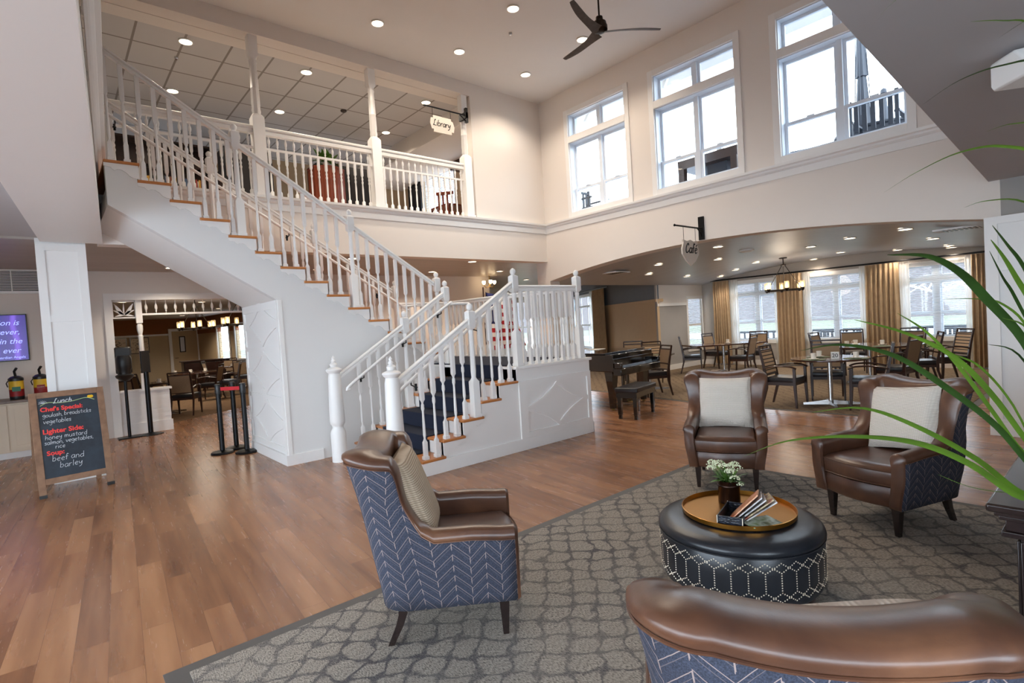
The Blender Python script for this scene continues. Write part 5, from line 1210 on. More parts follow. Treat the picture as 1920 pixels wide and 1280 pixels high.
# wall-corner speaker under the low ceiling
sp_ = thing('ceiling_speaker', 'white wedge-shaped wall speaker under the low grey ceiling, top right', 'speaker', (4.12, .3, 2.74))
R_ = Matrix.Rotation(math.radians(35), 4, 'Z')
def rr(L): return [tuple(R_ @ Vector(p)) for p in L]
mb = MB(); mb.rings([rr([(x, y, z) for x, y in pts_]) for z, pts_ in ((0.0, [(-.14, -.13), (-.17, -.05), (-.17, .05), (-.14, .13), (.12, .16), (.12, -.16)]), (.03, [(-.17, -.15), (-.2, -.06), (-.2, .06), (-.17, .15), (.13, .17), (.13, -.17)]), (.15, [(-.06, -.16), (-.1, -.06), (-.1, .06), (-.06, .16), (.13, .17), (.13, -.17)]), (.17, [(.0, -.12), (-.03, -.05), (-.03, .05), (.0, .12), (.12, .14), (.12, -.14)]))])
mb.build('housing', 'white_paint', sp_, bevel=.01); MB().bx(-.02, .12, -.06, .06, .16, H1-2.74).build('mount', 'white_paint', sp_)
# ------------------------------------------------------------------ recessed lights
LM = None
def downlight(x, y, z, lab_, grp, power, r=.085, n=0, tilt=None):
    global LM
    o = thing('recessed_light', lab_, 'ceiling light', (x, y, z), 0, grp)
    if LM is None:
        a = MB().lathe([(.085, 0), (.1, -.002), (.102, -.018), (.088, -.022), (.085, -.016)], seg=20, cap=False).mesh('trim_ring', 40); a.materials.append(M['white_paint'])
        b_ = MB().lathe([(.0005, -.012), (.085, -.012)], seg=20, cap=False).mesh('lens', 40); b_.materials.append(M['lamp_glow']); LM = (a, b_)
    link('trim_ring', LM[0], None, o); link('lens', LM[1], None, o)
    l = bpy.data.lights.new('lamp', 'SPOT'); l.energy = power; l.color = WARM; l.shadow_soft_size = .06; l.spot_size = math.radians(135); l.spot_blend = .6
    lo = bpy.data.objects.new('lamp', l); COL.objects.link(lo); lo.parent = o; lo.location = (0, 0, -.04)
    return o
for i, (x, y) in enumerate(((4.19, 7.6), (5.74, 7.6), (7.3, 7.6), (4.19, 6.1), (5.68, 6.1), (7.25, 6.1))):
    downlight(x, y, HC, 'recessed light in the high atrium ceiling, %s of the %s row' % (['left one', 'middle one', 'right one'][i % 3], 'far' if i < 3 else 'near'), 'recessed lights in the atrium ceiling', 75)
for i, (x, y) in enumerate(((1.88, 9.35), (3.7, 9.33), (6.1, 9.3), (2.0, 11.3), (3.85, 11.25), (6.2, 11.2))):
    downlight(x, y, 6.2, 'round light in the tiled library ceiling, %s, %s row' % (['left', 'middle', 'right'][i % 3], 'front' if i < 3 else 'back'), 'recessed lights in the library ceiling', 55)
CAFL = [(10.24, 6.82), (11.11, 7.68), (9.53, 5.04), (11.46, 6.08), (14.1, 7.0), (13.46, 6.15), (11.82, 4.27), (14.1, 4.45), (15.1, 5.4), (9.67, 2.19), (10.81, 3.26), (12.01, 2.32), (14.3, 2.5), (15.0, 3.56), (14.7, 7.75), (13.01, 7.8), (15.1, 2.6)]
for i, (x, y) in enumerate(CAFL):
    nx = 'nearest' if x < 10.6 else ('middle' if x < 13 else 'far')
    downlight(x, y, arch(y), 'round light in the vaulted cafe ceiling, %s zone, %s in order from the left' % (nx, ORD[i % 12]) if i < 12 else 'round light in the cafe ceiling near the window wall, %s from the left' % ORD[i-12], 'lights in the cafe ceiling', 26)
for i, (x, y) in enumerate(((6.9, 9.15), (8.85, 10.6), (7.07, 11.0), (1.74, 11.2), (4.3, 9.3), (4.3, 11.0), (9.1, 9.3), (11.5, 12.5))):
    downlight(x, y, H1+.06, ['light in the board ceiling below the balcony, centre', 'light in the board ceiling right of centre, deeper in', 'light in the board ceiling behind the upper newel', 'light above the dining room entrance behind the arch', 'light under the balcony behind the stair balusters', 'second light behind the stair balusters, deeper in', 'light under the balcony beside the cafe corner', 'light in the hall ceiling beyond the flag'][i], 'recessed lights below the balcony', 60)
for i, (x, y) in enumerate(((3.4, 17.5), (4.6, 21), (1.5, 17), (1.0, 24), (4.2, 25.5))):
    downlight(x, y, 2.8, 'light in the dining room ceiling, %s from the entrance' % ORD[i], 'dining room ceiling lights', 100)
# small fittings
def disc(name, x, y, z, r, h, lab_, m_, cat='fitting', grp=None):
    return tag(MB().lathe([(r*.6, -h), (r, -h*.6), (r, 0)], (x, y, z), 20).build(name, m_, None, smooth=40), lab_, cat, grp)
disc('smoke_detector', 10.83, 5.12, arch(5.12), .14, .05, 'white round speaker or detector on the cafe ceiling beside the Café sign', 'white_paint', 'detector')
disc('smoke_detector', 4.9, 10.55, 6.2, .06, .04, 'small brown detector on the tiled library ceiling', 'terracotta', 'detector')
disc('sprinkler_head', 6.1, 6.65, HC, .03, .04, 'small chrome sprinkler head in the high atrium ceiling', 'chrome', 'sprinkler')
disc('sprinkler_head', 1.85, 9.95, 6.2, .03, .04, 'small sprinkler head in the tiled library ceiling', 'chrome', 'sprinkler')
for nm_, x, y, z, lx, ly, lb_ in (('ceiling_vent', 9.7, 1.55, arch(1.55), .9, .3, 'white slotted air vent at the right end of the cafe ceiling'), ('ceiling_vent', 9.75, 7.6, arch(7.6), .5, .4, 'white air vent in the cafe ceiling beside the stair newel')):
    v_ = tag(MB().bx(x-lx/2 if lx < .6 else x-.15, x+lx/2 if lx < .6 else x+.15, y-ly/2 if lx < .6 else y-.3, y+ly/2 if lx < .6 else y+.3, z-.03, z-.005).build(nm_, 'white_paint'), lb_, 'vent', None)
    mb = MB()
    for k in range(8): mb.bx(x-.12, x+.12, y-.22+k*.055, y-.19+k*.055, z-.034, z-.03)
    mb.build('slot', 'black_metal', v_)
# ------------------------------------------------------------------ chandeliers
def chandelier(lab_, x, y, zc, zr, R0=.42, n=6, first=None):
    if first is not None:
        return dup(first, (x, y, zr), 0, lab_)
    t = thing('chandelier', lab_, 'chandelier', (x, y, zr), 0, 'ring chandeliers with glass cups')
    H = zc-zr
    MB().lathe([(.09, H-.02), (.09, H)], seg=16).build('ceiling_canopy', 'bronze_metal', t, smooth=40)
    mb = MB(); mb.tube([(0, 0, H-.02), (0, 0, H-.17)], .012, 6); mb.lathe([(.02, -.03), (.07, 0), (.05, .02)], (0, 0, H-.18), 10)
    for k in range(3):
        a = 2*PI*k/3+.4; mb.tube([(.04*math.cos(a), .04*math.sin(a), H-.19), (R0*math.cos(a), R0*math.sin(a), .0)], .008, 6)
    mb.build('suspension_rod', 'bronze_metal', t)
    MB().tube([(R0*math.cos(a*PI/18), R0*math.sin(a*PI/18), 0) for a in range(37)], .016, 8).build('ring', 'bronze_metal', t, smooth=60)
    for k in range(n):
        a = 2*PI*(k+.5)/n; c = (R0*math.cos(a), R0*math.sin(a), 0)
        MB().lathe([(.01, -.04), (.035, -.02), (.045, .03), (.05, .04), (.03, .045)], c, 12).build('cup', 'bronze_metal', t, smooth=40)
        MB().lathe([(.045, .04), (.052, .05), (.052, .2)], c, 12, cap=False).build('glass_shade', 'shade_glass', t, smooth=40)
        MB().lathe([(.012, .045), (.02, .07), (.022, .11), (.012, .15), (.001, .17)], c, 10).build('bulb', 'bulb_glow', t, smooth=60)
    l = bpy.data.lights.new('chandelier_glow', 'POINT'); l.energy = 14; l.color = WARM; l.shadow_soft_size = .3
    o = bpy.data.objects.new('chandelier_glow', l); COL.objects.link(o); o.parent = t; o.location = (0, 0, .12)
    return t
ch0 = chandelier('black ring chandelier with glass cups over the cafe tables', 13.6, 5.55, arch(5.55), 2.02)
chandelier('ring chandelier in the dining room, left, half behind the turned post', 3.0, 16.3, 2.8, 2.0, first=ch0)
chandelier('ring chandelier in the dining room, right, below the spindle frieze', 3.75, 14.9, 2.8, 2.02, first=ch0)
# ------------------------------------------------------------------ dining chairs (face +X)
def dining_chair(lab_, loc, rz, grp, slats=True):
    t = thing('dining_chair', lab_, 'chair', loc, rz, grp)
    for sg in (-1, 1):
        MB().rings([[(x+a*s_, sg*.235+b_*s_, z) for a, b_ in ((-1, -1), (1, -1), (1, 1), (-1, 1))] for x, z, s_ in ((.235, 0, .013), (.22, .3, .019), (.215, .62, .018))]).build('leg', 'dark_wood', t)
        MB().rings([[(x+a*s_, sg*.225+b_*s_*.8, z) for a, b_ in ((-1, -1), (1, -1), (1, 1), (-1, 1))] for x, z, s_ in ((-.3, 0, .014), (-.22, .3, .02), (-.22, .46, .022), (-.26, .7, .018), (-.32, .98, .014))]).build('leg', 'dark_wood', t)
        MB().tube(catmull([(-.25, sg*.235, .62), (-.05, sg*.25, .66), (.15, sg*.25, .655), (.25, sg*.245, .62)], 4), [.014]*13, 6).build('armrest', 'dark_wood', t, smooth=60)
    MB().rings([[(x*f_, y*f_, z) for x, y in ((-.22, -.2), (-.1, -.215), (.22, -.23), (.24, -.1), (.24, .1), (.22, .23), (-.1, .215), (-.22, .2))] for z, f_ in ((.4, .98), (.42, 1), (.455, 1.01), (.475, .97), (.482, .8))]).build('seat', 'black_vinyl', t, smooth=50)
    MB().bx(-.21, .21, -.22, .22, .35, .4).build('apron', 'dark_wood', t)
    def bk(z): return -.225-.1*max(0, z-.5)/.48-.0
    mb = MB(); mb.rings([[(bk(z)-.012, -w, z), (bk(z)+.012, -w, z), (bk(z)+.012, w, z), (bk(z)-.012, w, z)] for z, w in ((.52, .2), (.9, .205))]); mb.build('back_panel', 'woven_tan', t)
    if slats: mb = MB(); mb.rings([[(bk(z)+.0125, -w, z), (bk(z)+.016, -w, z), (bk(z)+.016, w, z), (bk(z)+.0125, w, z)] for z, w in ((.52, .198), (.9, .203))]); mb.build('back_slats', 'slat_tan', t)
    MB().bx(bk(.97)-.012, bk(.97)+.014, -.225, .225, .96, .99).build('top_rail', 'dark_wood', t, bevel=.004)
    for z in (.895, .5): MB().bx(bk(z)-.012, bk(z)+.016, -.21, .21, z, z+.026).build('back_rail', 'dark_wood', t, bevel=.004)
    return t
CC = dining_chair('striped-back dark dining armchair left of the number 20 table', (9.02, 3.72, .009), math.radians(-88), 'cafe dining chairs')
CP = dining_chair('dining chair with plain tan back behind the number 20 table, facing the camera', (9.95, 3.42, .009), math.radians(200), 'cafe dining chairs', False)
def chair(x, y, deg, lab_, grp='cafe dining chairs', z=.009): return dup(CC if 'strip' in lab_ else CP, (x, y, z), math.radians(deg), lab_, grp)
chair(9.25, 2.62, 105, 'striped dark dining armchair right of the number 20 table, behind the leather armchair')
chair(9.1, 6.32, 150, 'dining chair seen from behind beside the black piano')
chair(10.5, 7.2, 230, 'dining chair with striped back across the small table behind the piano')
chair(10.75, 8.0, 215, 'dining chair just showing above the piano lid')
chair(13.0, 7.75, -60, 'left dining chair of the table in the far cafe corner, beside the narrow window')
chair(14.3, 7.75, -100, 'dining chair at the back of the far corner table, before the curtain')
chair(12.9, 6.35, 95, 'dining chair at the front of the far corner table, its back to the camera')
chair(14.55, 6.75, 190, 'dining chair at the right end of the far corner table, below the window')
chair(12.55, 4.3, -70, 'small-looking dining chair left of the large back table, partly hidden')
chair(13.1, 4.45, -95, 'second dining chair left of the large back table')
chair(14.0, 4.25, 200, 'tan-backed dining chair behind the large back table, before the middle window')
chair(13.9, 3.15, 180, 'wide tan-backed dining chair at the back table before the curtain')
chair(12.15, 2.6, 110, 'dining chair at the right end of the back table, seen from its side')
chair(13.0, 2.35, 130, 'striped-back dining chair rightmost at the back table')
chair(11.0, 2.7, 80, 'dining chair between the number 20 table and the back table')
# tables
def xbase(t, H_, L_=.4, fl=False):
    mb = MB()
    for a in (0, PI/2):
        c_, s_ = math.cos(a+.5), math.sin(a+.5)
        mb.rings([[(c_*r-s_*w, s_*r+c_*w, z0_) for w, z0_ in ((-.03, 0), (.03, 0), (.02, h_), (-.02, h_))] for r, h_ in ((-L_, .03), (0, .07), (L_, .03))])
    mb.build('cross_base', 'chrome', t); MB().lathe([(.04, .05), (.035, .1), (.035, H_-.04), (.1, H_-.03), (.1, H_-.02)], seg=16).build('column', 'chrome', t, smooth=40)
def place_setting(x, y, zt, lab_, parent=None, n=1, grp='coffee cups on the tables', mats_=True):
    global CUP
    if CUP is None:
        CUP = thing('coffee_cup', lab_, 'cup', (x, y, zt), 0, grp)
        MB().lathe([(.028, 0), (.036, .005), (.04, .08), (.041, .09), (.037, .09), (.033, .01), (.0005, .008)], seg=16).build('bowl', 'cup_white', CUP, smooth=50)
        MB().tube(catmull([(.038, 0, .075), (.062, 0, .065), (.06, 0, .03), (.036, 0, .02)], 4), .005, 6).build('handle', 'cup_white', CUP, smooth=60)
        return CUP
    return dup(CUP, (x, y, zt), random.uniform(0, 6), lab_, grp)
CUP = None
SAU = None
def saucer(x, y, zt, lab_):
    global SAU
    if SAU is None:
        SAU = MB().lathe([(.03, 0), (.075, .012), (.078, .015), (.035, .006), (.0005, .005)], seg=20).mesh('saucer', 50); SAU.materials.append(M['cup_white'])
    o = link('saucer', SAU); o.location = (x, y, zt); tag(o, lab_, 'saucer', 'saucers on the tables'); return o
def cup_set(x, y, zt, who):
    saucer(x, y, zt, 'white saucer '+who); place_setting(x, y, zt+.009, 'white coffee cup '+who)
TB = thing('round_dining_table', 'round dark wood cafe table with chrome cross base carrying the number 20 card', 'table', (9.42, 3.2, .009))
MB().lathe([(.5, .715), (.55, .72), (.555, .735), (.55, .748), (.0005, .75)], seg=48).build('tabletop', 'table_top_wood', TB, smooth=40); xbase(TB, .72)
TZ2 = .76
for k, (x, y, w_) in enumerate(((9.0, 3.28, 'on the left of the number 20 table'), (9.28, 2.78, 'on the right of the number 20 table'), (9.45, 3.36, 'just behind the number 20 card'))): cup_set(x, y, TZ2+.003, w_)
def placemat(x, y, zt, lab_, rz=0):
    o = MB().lathe([(.0005, 0), (.17, 0), (.17, .003), (.0005, .003)], seg=24).build('placemat', 'green_mat', None); o.location = (x, y, zt); tag(o, lab_, 'placemat', 'green placemats'); return o
placemat(9.0, 3.28, TZ2, 'green placemat on the left of the number 20 table'); placemat(9.28, 2.78, TZ2, 'green placemat on the right of the number 20 table'); placemat(9.47, 3.38, TZ2, 'green placemat at the back of the number 20 table')
nc = thing('number_card', 'white table number card reading 20 on the round table', 'number card', (9.16, 3.03, TZ2), math.radians(-70)); 
MB().bx(-.055, .055, -.01, .01, 0, .11).build('card', 'paper_white', nc); text('numeral', '20', .085, frame_mtx((0, -.0115, .052), (1, 0, 0), (0, 0, 1)), 'ink_black', nc)
def sqtable(x, y, lab_, rz=0, L_=1.1, W_=.9):
    t = thing('dining_table', lab_, 'table', (x, y, .009), rz)
    MB().bx(-L_/2, L_/2, -W_/2, W_/2, .715, .75).build('tabletop', 'table_top_wood', t, bevel=.006); xbase(t, .72); return t
sqtable(9.75, 6.85, 'dark dining table behind the piano keyboard with a cup', math.radians(20), .9, .9); cup_set(9.5, 6.65, TZ2, 'on the table beside the piano'); placemat(9.85, 6.6, TZ2, 'green placemat on the table beside the piano')
sqtable(13.45, 7.1, 'long dark dining table in the far cafe corner', math.radians(-35), 1.9, 1.0); cup_set(13.5, 7.0, TZ2, 'on the far corner table')
t_ = thing('dining_table', 'large dark dining table at the back right of the cafe, behind the number 20 table', 'table', (12.3, 3.45, .009)); MB().lathe([(.7, .715), (.75, .72), (.755, .735), (.75, .748), (.0005, .75)], seg=40).build('tabletop', 'table_top_wood', t_, smooth=40); xbase(t_, .72)
for k, (x, y, w_) in enumerate(((12.0, 3.75, 'on the left of the large back table'), (12.35, 3.7, 'in the middle of the large back table'), (12.2, 3.2, 'at the right of the large back table'))): cup_set(x, y, TZ2, w_)
placemat(11.9, 3.1, TZ2, 'green placemat on the large back table')
# dining room beyond the arch
G2 = 'dining room chairs behind the arch'
chair(2.28, 14.15, 62, 'tan-backed dining chair closest to the arch, seen from behind', G2, .004)
chair(1.7, 15.4, 20, 'dining chair half hidden behind the half wall', G2, .004); chair(1.2, 13.9, 60, 'dining chair behind the black sanitizer stand', G2, .004)
chair(3.35, 17.0, 150, 'dining chair in front of the dark sideboard', G2, .004); chair(4.0, 17.6, 160, 'second dining chair near the dark sideboard', G2, .004)
chair(4.2, 20.6, -25, 'dining chair on the left of the table near the dining room windows', G2, .004); chair(5.0, 21.6, -95, 'dining chair behind the window table, facing the camera', G2, .004)
chair(4.75, 19.2, 70, 'dining chair with tan back nearest the jamb in the dining room', G2, .004); chair(5.5, 20.4, 190, 'dining chair at the right of the window table beside the jamb', G2, .004)
chair(5.4, 17.3, 95, 'dining chair at the right edge of the arch view', G2, .004)
def dt(x, y, lab_, r=.55):
    t = thing('dining_table', lab_, 'table', (x, y, .004)); MB().lathe([(r-.05, .715), (r, .72), (r+.005, .735), (r, .748), (.0005, .75)], seg=32).build('tabletop', 'table_top_wood', t, smooth=40); xbase(t, .72)
dt(2.05, 14.85, 'round dining table just beyond the half wall with cups and a card'); dt(3.3, 18.4, 'dining table in the left middle of the dining room with cups', .7); dt(4.85, 20.4, 'dining table near the dining room windows with white cups'); dt(5.1, 18.3, 'dining table at the right edge of the arch view', .45)
z_ = .755
for x, y, w_ in ((1.85, 14.6, 'on the table beyond the half wall, left'), (2.05, 14.7, 'on the table beyond the half wall, middle'), (2.7, 18.1, 'on the left middle dining room table'), (3.1, 18.2, 'in the centre of the left middle dining room table'), (3.5, 18.3, 'at the right of the left middle dining room table'), (4.7, 20.2, 'on the table by the dining room windows'), (5.0, 18.1, 'on the dining table at the jamb')): cup_set(x, y, z_, w_)
nc2 = thing('number_card', 'white folded number card on the table beyond the half wall', 'number card', (2.2, 14.55, z_), math.radians(-20)); MB().bx(-.06, .06, -.01, .01, 0, .13).build('card', 'paper_white', nc2); text('numeral', '22', .09, frame_mtx((0, -.0115, .06), (1, 0, 0), (0, 0, 1)), 'ink_black', nc2)
sb = thing('sideboard', 'dark sideboard below the door at the back of the dining room', 'sideboard', (4.35, 22.5, .004)); MB().bx(-.75, .75, -.25, .25, .0, .95).build('body', 'dark_wood', sb, bevel=.01); MB().bx(-.8, .8, -.3, .3, .95, .99).build('top', 'dark_wood', sb)
for i in range(3): MB().bx(-.72+i*.49, -.26+i*.49, -.27, -.25, .1, .9).build('door', 'dark_wood', sb, bevel=.004)
d_ = thing('dining_door', 'cream door with narrow glass at the back of the dining room', 'door', (4.75, 28.68, 0)); MB().bx(-.5, .5, -.03, .02, 0, 2.22).build('leaf', 'tan_wall', d_)
MB().bx(-.62, -.5, -.05, .02, 0, 2.34).bx(.5, .62, -.05, .02, 0, 2.34).bx(-.5, .5, -.05, .02, 2.22, 2.34).build('frame', 'white_paint', d_); MB().bx(-.22, .02, -.04, -.03, 1.25, 1.98).build('glass_frame', 'black_metal', d_); MB().bx(-.18, -.02, -.045, -.04, 1.29, 1.94).build('glass', 'window_vinyl', d_)
MB().tube([(-.42, -.03, 1.0), (-.42, -.08, 1.0), (-.3, -.08, 1.0)], .012, 6).build('handle', 'black_metal', d_)
for x, w_, lb_ in ((2.25, .62, 'framed bird drawing at the far left of the dining room wall'), (3.02, .7, 'second framed drawing on the dining room wall')):
    p = thing('wall_picture', lb_, 'picture', (x, 28.66, 1.32)); MB().bx(-w_/2, w_/2, -.03, 0, 0, .7).build('frame', 'dark_wood', p); MB().bx(-w_/2+.03, w_/2-.03, -.034, -.03, .03, .67).build('artwork', 'picture_art', p)
    mb = MB(); mb.tube(catmull([(-.1, -.036, .2), (.05, -.036, .3), (-.08, -.036, .42), (.08, -.036, .5), (.0, -.036, .56)], 5), .012, 5); mb.build('drawn_bird', 'terracotta', p)
# ------------------------------------------------------------------ curtains, rods, sheers, blinds
def drape(x, y0, y1, z0, z1, name, mt, lab_, cat, grp, folds=7, amp=.045, pleat=True, dirv=None, org=None):
    mb = MB(); n = folds*8; rs = []
    for z, a_, sq in ((z1, .6, .98), (z1-.1, .55, .97), (z1-.16, .9, .98), ((z0+z1)/2, 1.05, 1), (z0+.02, 1.2, 1.02)):
        row = []
        for i in range(n+1):
            t_ = i/n; u = (t_-.5)*sq+.5; ph = 2*PI*folds*t_; off = amp*a_*math.sin(ph+.6*math.sin(ph*.37+z))
            if dirv is None: row.append((x+off, y0+(y1-y0)*u, z))
            else: q_ = Vector(org)+dirv*(y0+(y1-y0)*u)+Vector((-dirv.y, dirv.x))*(off) ; row.append((q_.x, q_.y, z))
        rs.append(row)
    mb.rings(rs, closed=False, cap=False); o = mb.build(name, mt, None, smooth=80); return tag(o, lab_, cat, grp)
for y0, y1, lb_ in ((7.78, 8.28, 'tan curtain at the left end of the cafe window wall'), (5.75, 6.42, 'tan curtain between the first and second cafe windows'), (3.6, 4.3, 'tan curtain between the second and third cafe windows'), (1.75, 2.3, 'tan curtain at the right end of the cafe window wall')):
    drape(15.22, y0, y1, .02, 2.5, 'curtain', 'curtain_fabric', lb_, 'curtain', 'tan cafe curtains')
for y0, y1, lb_ in ((7.55, 7.8, 'white sheer at the left of the first cafe window'), (6.38, 6.52, 'white sheer at the right of the first cafe window'), (5.58, 5.82, 'white sheer at the left of the second cafe window'), (4.22, 4.45, 'white sheer at the right of the second cafe window'), (3.42, 3.68, 'white sheer at the left of the third cafe window'), (2.2, 2.42, 'white sheer at the right of the third cafe window')):
    drape(15.3, y0, y1, .02, 2.5, 'sheer_curtain', 'sheer_fabric', lb_, 'curtain', 'white sheers of the cafe windows', folds=4, amp=.015)
rd = thing('curtain_rod', 'long black curtain rod above the cafe windows', 'curtain rod', (15.24, 5.1, 2.53)); MB().tube([(0, -3.5, 0), (0, 3.25, 0)], .02, 10).build('rod', 'black_metal', rd, smooth=60)
for y in (-3.5, 3.25): MB().lathe([(.001, -.04), (.03, 0), (.001, .04)], (0, y, 0), 10, mtx=Matrix.Rotation(PI/2, 4, 'X')).build('finial', 'black_metal', rd, smooth=60)
for y in (-3.2, -.1, 3.0): MB().bx(0, .16, y-.01, y+.01, -.01, .01).build('bracket', 'black_metal', rd)
W2 = Vector((dW.x, dW.y)); N2 = Vector((W2.y, -W2.x))
o_ = Vector((KX, KY))+N2*(-.0); org_ = o_+Vector((-W2.y, W2.x))*(-.0)
# the angled wall faces the camera on its left-hand side
IN = Vector((-W2.y, W2.x))
def on_wall(t, off): q_ = o_+W2*t+IN*off; return (q_.x, q_.y)
drape(0, 3.75, 5.15, .02, 2.66, 'curtain', 'curtain_fabric', 'tan curtain on the angled beige wall behind the piano', 'curtain', 'tan cafe curtains', folds=9, dirv=W2, org=tuple(o_+IN*.16))
drape(0, 5.1, 5.6, .02, 2.66, 'sheer_curtain', 'sheer_fabric', 'white sheer beside the window behind the piano', 'curtain', 'white sheers of the cafe windows', folds=4, amp=.015, dirv=W2, org=tuple(o_+IN*.1))
a_ = on_wall(3.4, .16); b_ = on_wall(8.2, .16); tag(MB().tube([(a_[0], a_[1], 2.69), (b_[0], b_[1], 2.69)], .02, 8).build('curtain_rod', 'black_metal', None, smooth=60), 'black curtain rod on the angled wall behind the stair newel', 'curtain rod')
def blind(name_lab, f, z0, z1, step=.045):
    mb = MB(); n = int((z1-z0)/step)
    for i in range(n): f(mb, z0+(i+.5)*step)
    return tag(mb.build('window_blind', 'blind_slat', None, smooth=0), name_lab, 'blind', 'white slatted blinds')
for (a, b_), lb_ in zip(CW, ('white blind in the first cafe window from the left', 'white blind in the middle cafe window', 'white blind in the right cafe window')):
    blind(lb_, lambda mb, z, a=a, b_=b_: mb.add([(15.425, a+.01, z+.004), (15.45, a+.01, z-.004), (15.45, b_-.01, z-.004), (15.425, b_-.01, z+.004)], [(0, 1, 2, 3)]), cz0+.02, cz1-.02, .04)
blind('white blind in the narrow window at the cafe corner', lambda mb, z: mb.add([(14.56, KY+.03, z+.008), (14.56, KY+.06, z-.008), (15.34, KY+.06, z-.008), (15.34, KY+.03, z+.008)], [(0, 1, 2, 3)]), .57, 2.02)
for (y0, y1), lb_ in (((10.2, 11.2), 'white blind in the upstairs library window nearer the balcony'), ((11.7, 13.2), 'white blind in the far upstairs library window')):
    blind(lb_, lambda mb, z, y0=y0, y1=y1: mb.add([(8.42, y0, z+.01), (8.45, y0, z-.01), (8.45, y1, z-.01), (8.42, y1, z+.01)], [(0, 1, 2, 3)]), 4.62, 5.9)
for (t0, t1), lb_ in (((2.6, 3.9), 'white blind in the left dining room window'), ((4.6, 6.1), 'white blind in the right dining room window')):
    def fb(mb, z, t0=t0, t1=t1):
        (ax, ay), (bx2, by2) = rwall(t0), rwall(t1); mb.add([(ax+.03, ay, z+.006), (ax+.06, ay, z-.006), (bx2+.06, by2, z-.006), (bx2+.03, by2, z+.006)], [(0, 1, 2, 3)])
    blind(lb_, fb, .95, 2.2, .06)
# ------------------------------------------------------------------ grand piano and bench
pn = thing('grand_piano', 'glossy black baby grand piano standing beyond the staircase landing', 'piano', (8.0, 5.95, 0))
cs_, sn_ = math.cos(math.radians(8)), math.sin(math.radians(8))
# keyboard side along y = 5.75, tail pointing away
body = [(7.35, 6.0), (8.72, 6.2)]; 
ol = [(7.2, 5.78), (8.62, 5.98), (8.58, 6.5)]+[(8.55-.55*sstep(0, 1, k/8)*1.0, 6.5+.14*k) for k in range(1, 9)]+[(7.75, 7.72), (7.45, 7.7), (7.2, 7.5)]
MB().prism(ol, 'xy', .68, .98).build('case', 'piano_black', pn, world=True, bevel=.012)
MB().prism([(x*1.0, y) for x, y in [(7.17, 5.95), (8.64, 6.15)]+ol[2:-1]+[(7.17, 7.5)]], 'xy', .985, 1.005).build('lid', 'piano_black', pn, world=True, bevel=.004)
MB().prism([(7.2, 5.62), (8.64, 5.82), (8.62, 5.99), (7.2, 5.79)], 'xy', .62, .74).build('keybed', 'piano_black', pn, world=True, bevel=.01)
MB().prism([(7.2, 5.755), (8.62, 5.955), (8.62, 5.99), (7.2, 5.79)], 'xy', .74, .9).build('fallboard', 'piano_black', pn, world=True)
MB().prism([(7.2, 5.62), (7.27, 5.63), (7.26, 5.8), (7.2, 5.79)], 'xy', .74, .84).build('cheek', 'piano_black', pn, world=True, bevel=.01); MB().prism([(8.56, 5.81), (8.64, 5.82), (8.62, 6.0), (8.55, 5.98)], 'xy', .74, .84).build('cheek', 'piano_black', pn, world=True, bevel=.01)
MB().prism([(7.28, 5.64), (8.55, 5.815), (8.55, 5.94), (7.28, 5.76)], 'xy', .74, .752).build('key_cover', 'piano_black', pn, world=True)
for x, y in ((7.35, 5.95), (8.45, 6.1), (7.65, 7.45)):
    MB().sqturn([(.04, 0.03, 0), (.045, .12, 0), (.05, .3, 0), (.07, .5, 0), (.085, .68, 0)], (x, y, 0)).build('leg', 'piano_black', pn, world=True); MB().lathe([(.025, 0), (.03, .015), (.025, .035)], (x, y, 0), 10).build('caster', 'brass', pn, world=True)
mb = MB(); mb.bx(7.86, 7.9, 6.1, 6.14, .1, .68); mb.bx(8.0, 8.04, 6.1, 6.14, .1, .68); mb.bx(7.83, 8.07, 6.02, 6.16, .06, .13); mb.build('pedal_lyre', 'piano_black', pn, world=True)
for x in (7.88, 7.95, 8.02): MB().bx(x-.012, x+.012, 5.9, 6.03, .07, .085).build('pedal', 'brass', pn, world=True)
bn = thing('piano_bench', 'black padded piano bench in front of the piano', 'bench', (7.15, 5.3, 0), math.radians(14))
MB().bx(-.42, .42, -.19, .19, .42, .5).build('padded_seat', 'black_vinyl', bn, bevel=.02); MB().bx(-.4, .4, -.17, .17, .34, .42).build('apron', 'piano_black', bn)
for x in (-.36, .36):
    for y in (-.13, .13): MB().sqturn([(.024, 0, 0), (.022, .06, 0), (.028, .07, 0), (.032, .34, 0)], (x, y, 0)).build('leg', 'piano_black', bn)
# cups and papers on the piano
o = MB().bx(-.18, .18, -.12, .12, 0, .006).build('sheet_music', 'paper_white', None); o.location = (8.1, 6.9, 1.006); o.rotation_euler = (0, 0, .3); tag(o, 'open sheet of music lying on the closed piano lid', 'sheet music')
